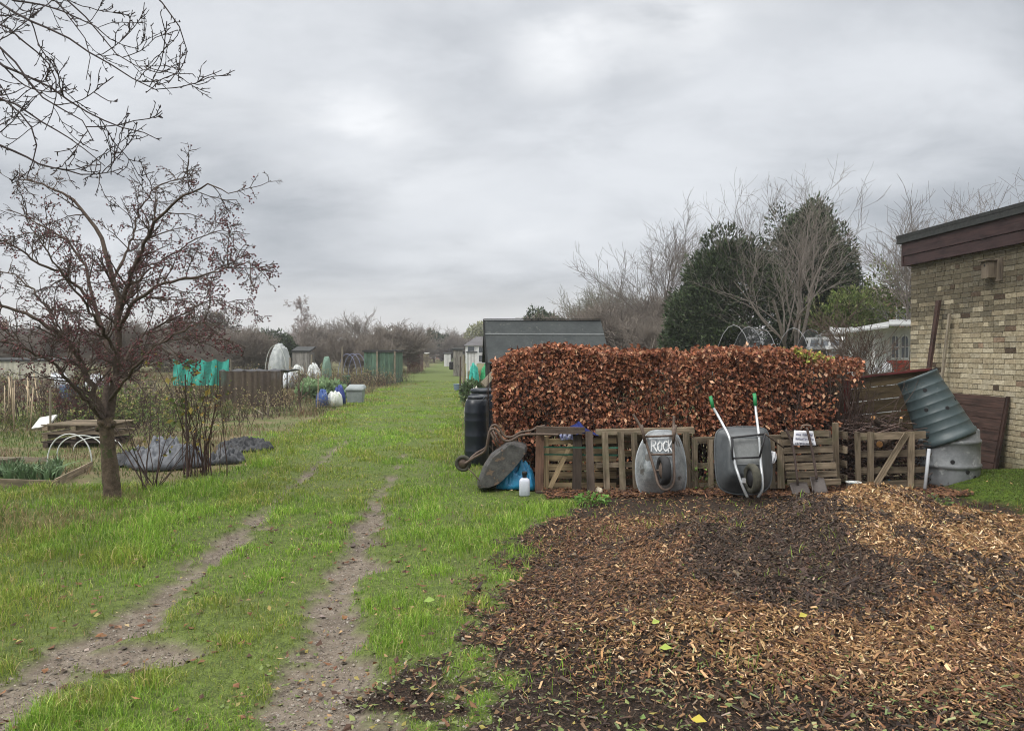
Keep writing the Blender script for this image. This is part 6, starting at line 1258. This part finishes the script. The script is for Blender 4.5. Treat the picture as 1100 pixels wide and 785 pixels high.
for u, Y, v, r, m, lab in ((367, 42, 372, .05, PALEW, 'tall pale wooden post near the green shed'), (311, 40, 384, .06, PALEW, 'stout pale post beside the white fleece tunnels'), (334, 41, 381, .05, PALEW, 'pale post between the two fleece tunnels'), (341, 22.6, 400, .016, BAM, 'slender yellow bamboo cane by the blue sack'), (287, 19.4, 425, .022, PALEW, 'thin pale stake in the dry brambles'), (281, 18.6, 438, .022, PALEW, 'short leaning pale stake in the dry brambles'), (53, 15, 408, .02, PALEW, 'thin white stake at the edge of the bean canes'), (497.5, 29, 381, .05, PALEW, 'grey post at the edge of the grass path by the nets'), (494, 30, 383, .035, DKP, 'thin dark stake beside the grey path edge post'), (501, 28, 386, .03, HOOPW, 'slim pale pole behind the grey path edge post')):
    a = gx_(u, Y); tag(MB().tube([a, a * .5 + at(u + .5, v, Y) * .5 + [.01, 0, 0], at(u + (-9 if 'leaning' in lab else .8), v, Y)], [r, r, r * .85], 7).build('garden_stake', m), lab, 'stake' if r < .045 else 'post')
cab = evergreen('cabbage', (0, 0, 0), [(0, 0, .22, .26, .26, .22)], 260, 'pale green cabbage in rows beyond the blue sacks', [(.16, .24, .12), (.22, .31, .17), (.12, .18, .09)], (.1, .2), .7, 'cabbages on the plot', .1, .05, 5, LEAF, .3, 2.4, 'cabbage', .02, 0)
ck = [(u, Y) for Y in (27, 29.5, 32) for u in range(325, 366, 7)]
for i, (u, Y) in enumerate(ck): o = cab if i == 0 else dup(cab, (0, 0, 0)); put(o, u + rng.normal(0, 1.5), Y, rng.uniform(.8, 1.3))
# netted brassicas right of the path
for u, rx, v, m, sd, lab in ((509, .21, 388.5, NETT, 14, 'teal net over the brassicas by the grass path'), (522, .25, 390, NETG, 17, 'lime green net over the brassicas next to the teal one')): tag(MB().sheet(crumple(gx_(u, 27)[0], 27 + (u > 515) * .3, rx, .5, top(v, 27), sd, 30, creases=.4, power=.4)).build('crop_net', m, None, True), lab, 'crop net')
kale = evergreen('kale', (0, 0, 0), [(0, 0, .42, .17, .17, .26)], 150, 'dark leafy kale plant in the row beneath the green nets', [(.07, .11, .05), (.11, .15, .07), (.05, .08, .035)], (.1, .2), .55, 'kale plants by the path', .2, .5, 6, LEAF, .35, 2.4, 'kale', .02, 0)
for i, (u, Y) in enumerate([(u, Y) for Y in (23, 24.5) for u in range(503, 545, 6)]): o = kale if i == 0 else dup(kale, (0, 0, 0)); put(o, u + rng.normal(0, 1), Y, rng.uniform(.8, 1.2))
tag(solid(MB().sheet(crumple(at(510, 415, 17)[0], 17, .26, .2, .92, 61, 26, creases=.4, power=.5)).build('rubble_sack', mat('dirty_white_sack', (.52, .50, .45), (.4, .38, .34), 8, .8, bump=.2), None, True), .008), 'dirty white sack standing behind the black drums', 'sack')
tag(MB().bar(at(518.5, 413.5, 14.2), at(540, 391, 14.6), .13, .06, (0, -1, 0), 1).build('beam', PALEW), 'pale timber beam sloping up behind the hedge end', 'beam')
tag(MB().tube([gx_(537, 14.6), at(537, 393, 14.6)], .05, 8).build('post', DKP), 'dark post propping the sloping pale beam', 'post')
wc2 = gx_(491.5, 33); tag(MB().lathe([(.14, 0), (.19, .3), (.2, .31), (.18, .3), (.13, .04)], wc2, n=20, caps=(True, False)).build('bucket', mat('grey_blue_bucket', (.16, .22, .30), (.12, .16, .22), 5, .5)), 'grey-blue bucket in the grass at the path edge', 'bucket')

# ================================================================== damp air
hm = bpy.data.materials.new('damp_air'); hm.use_nodes = True; t = hm.node_tree
for n_ in list(t.nodes):
    if n_.type != 'OUTPUT_MATERIAL': t.nodes.remove(n_)
pv = N(t, 'VolumePrincipled'); pv.inputs['Color'].default_value = (.93, .95, 1, 1); pv.inputs['Density'].default_value = .0008; pv.inputs['Anisotropy'].default_value = .2
L(t, pv.outputs[0], t.nodes['Material Output'].inputs['Volume'])
HZB = MB().box((0, 110, 9), (700, 560, 22), None, 1).build('haze', hm); tag(HZB, 'thin damp winter air greying the far trees and houses', 'haze', kind='stuff')
scn.cycles.volume_bounces = 0; scn.cycles.volume_step_rate = 5
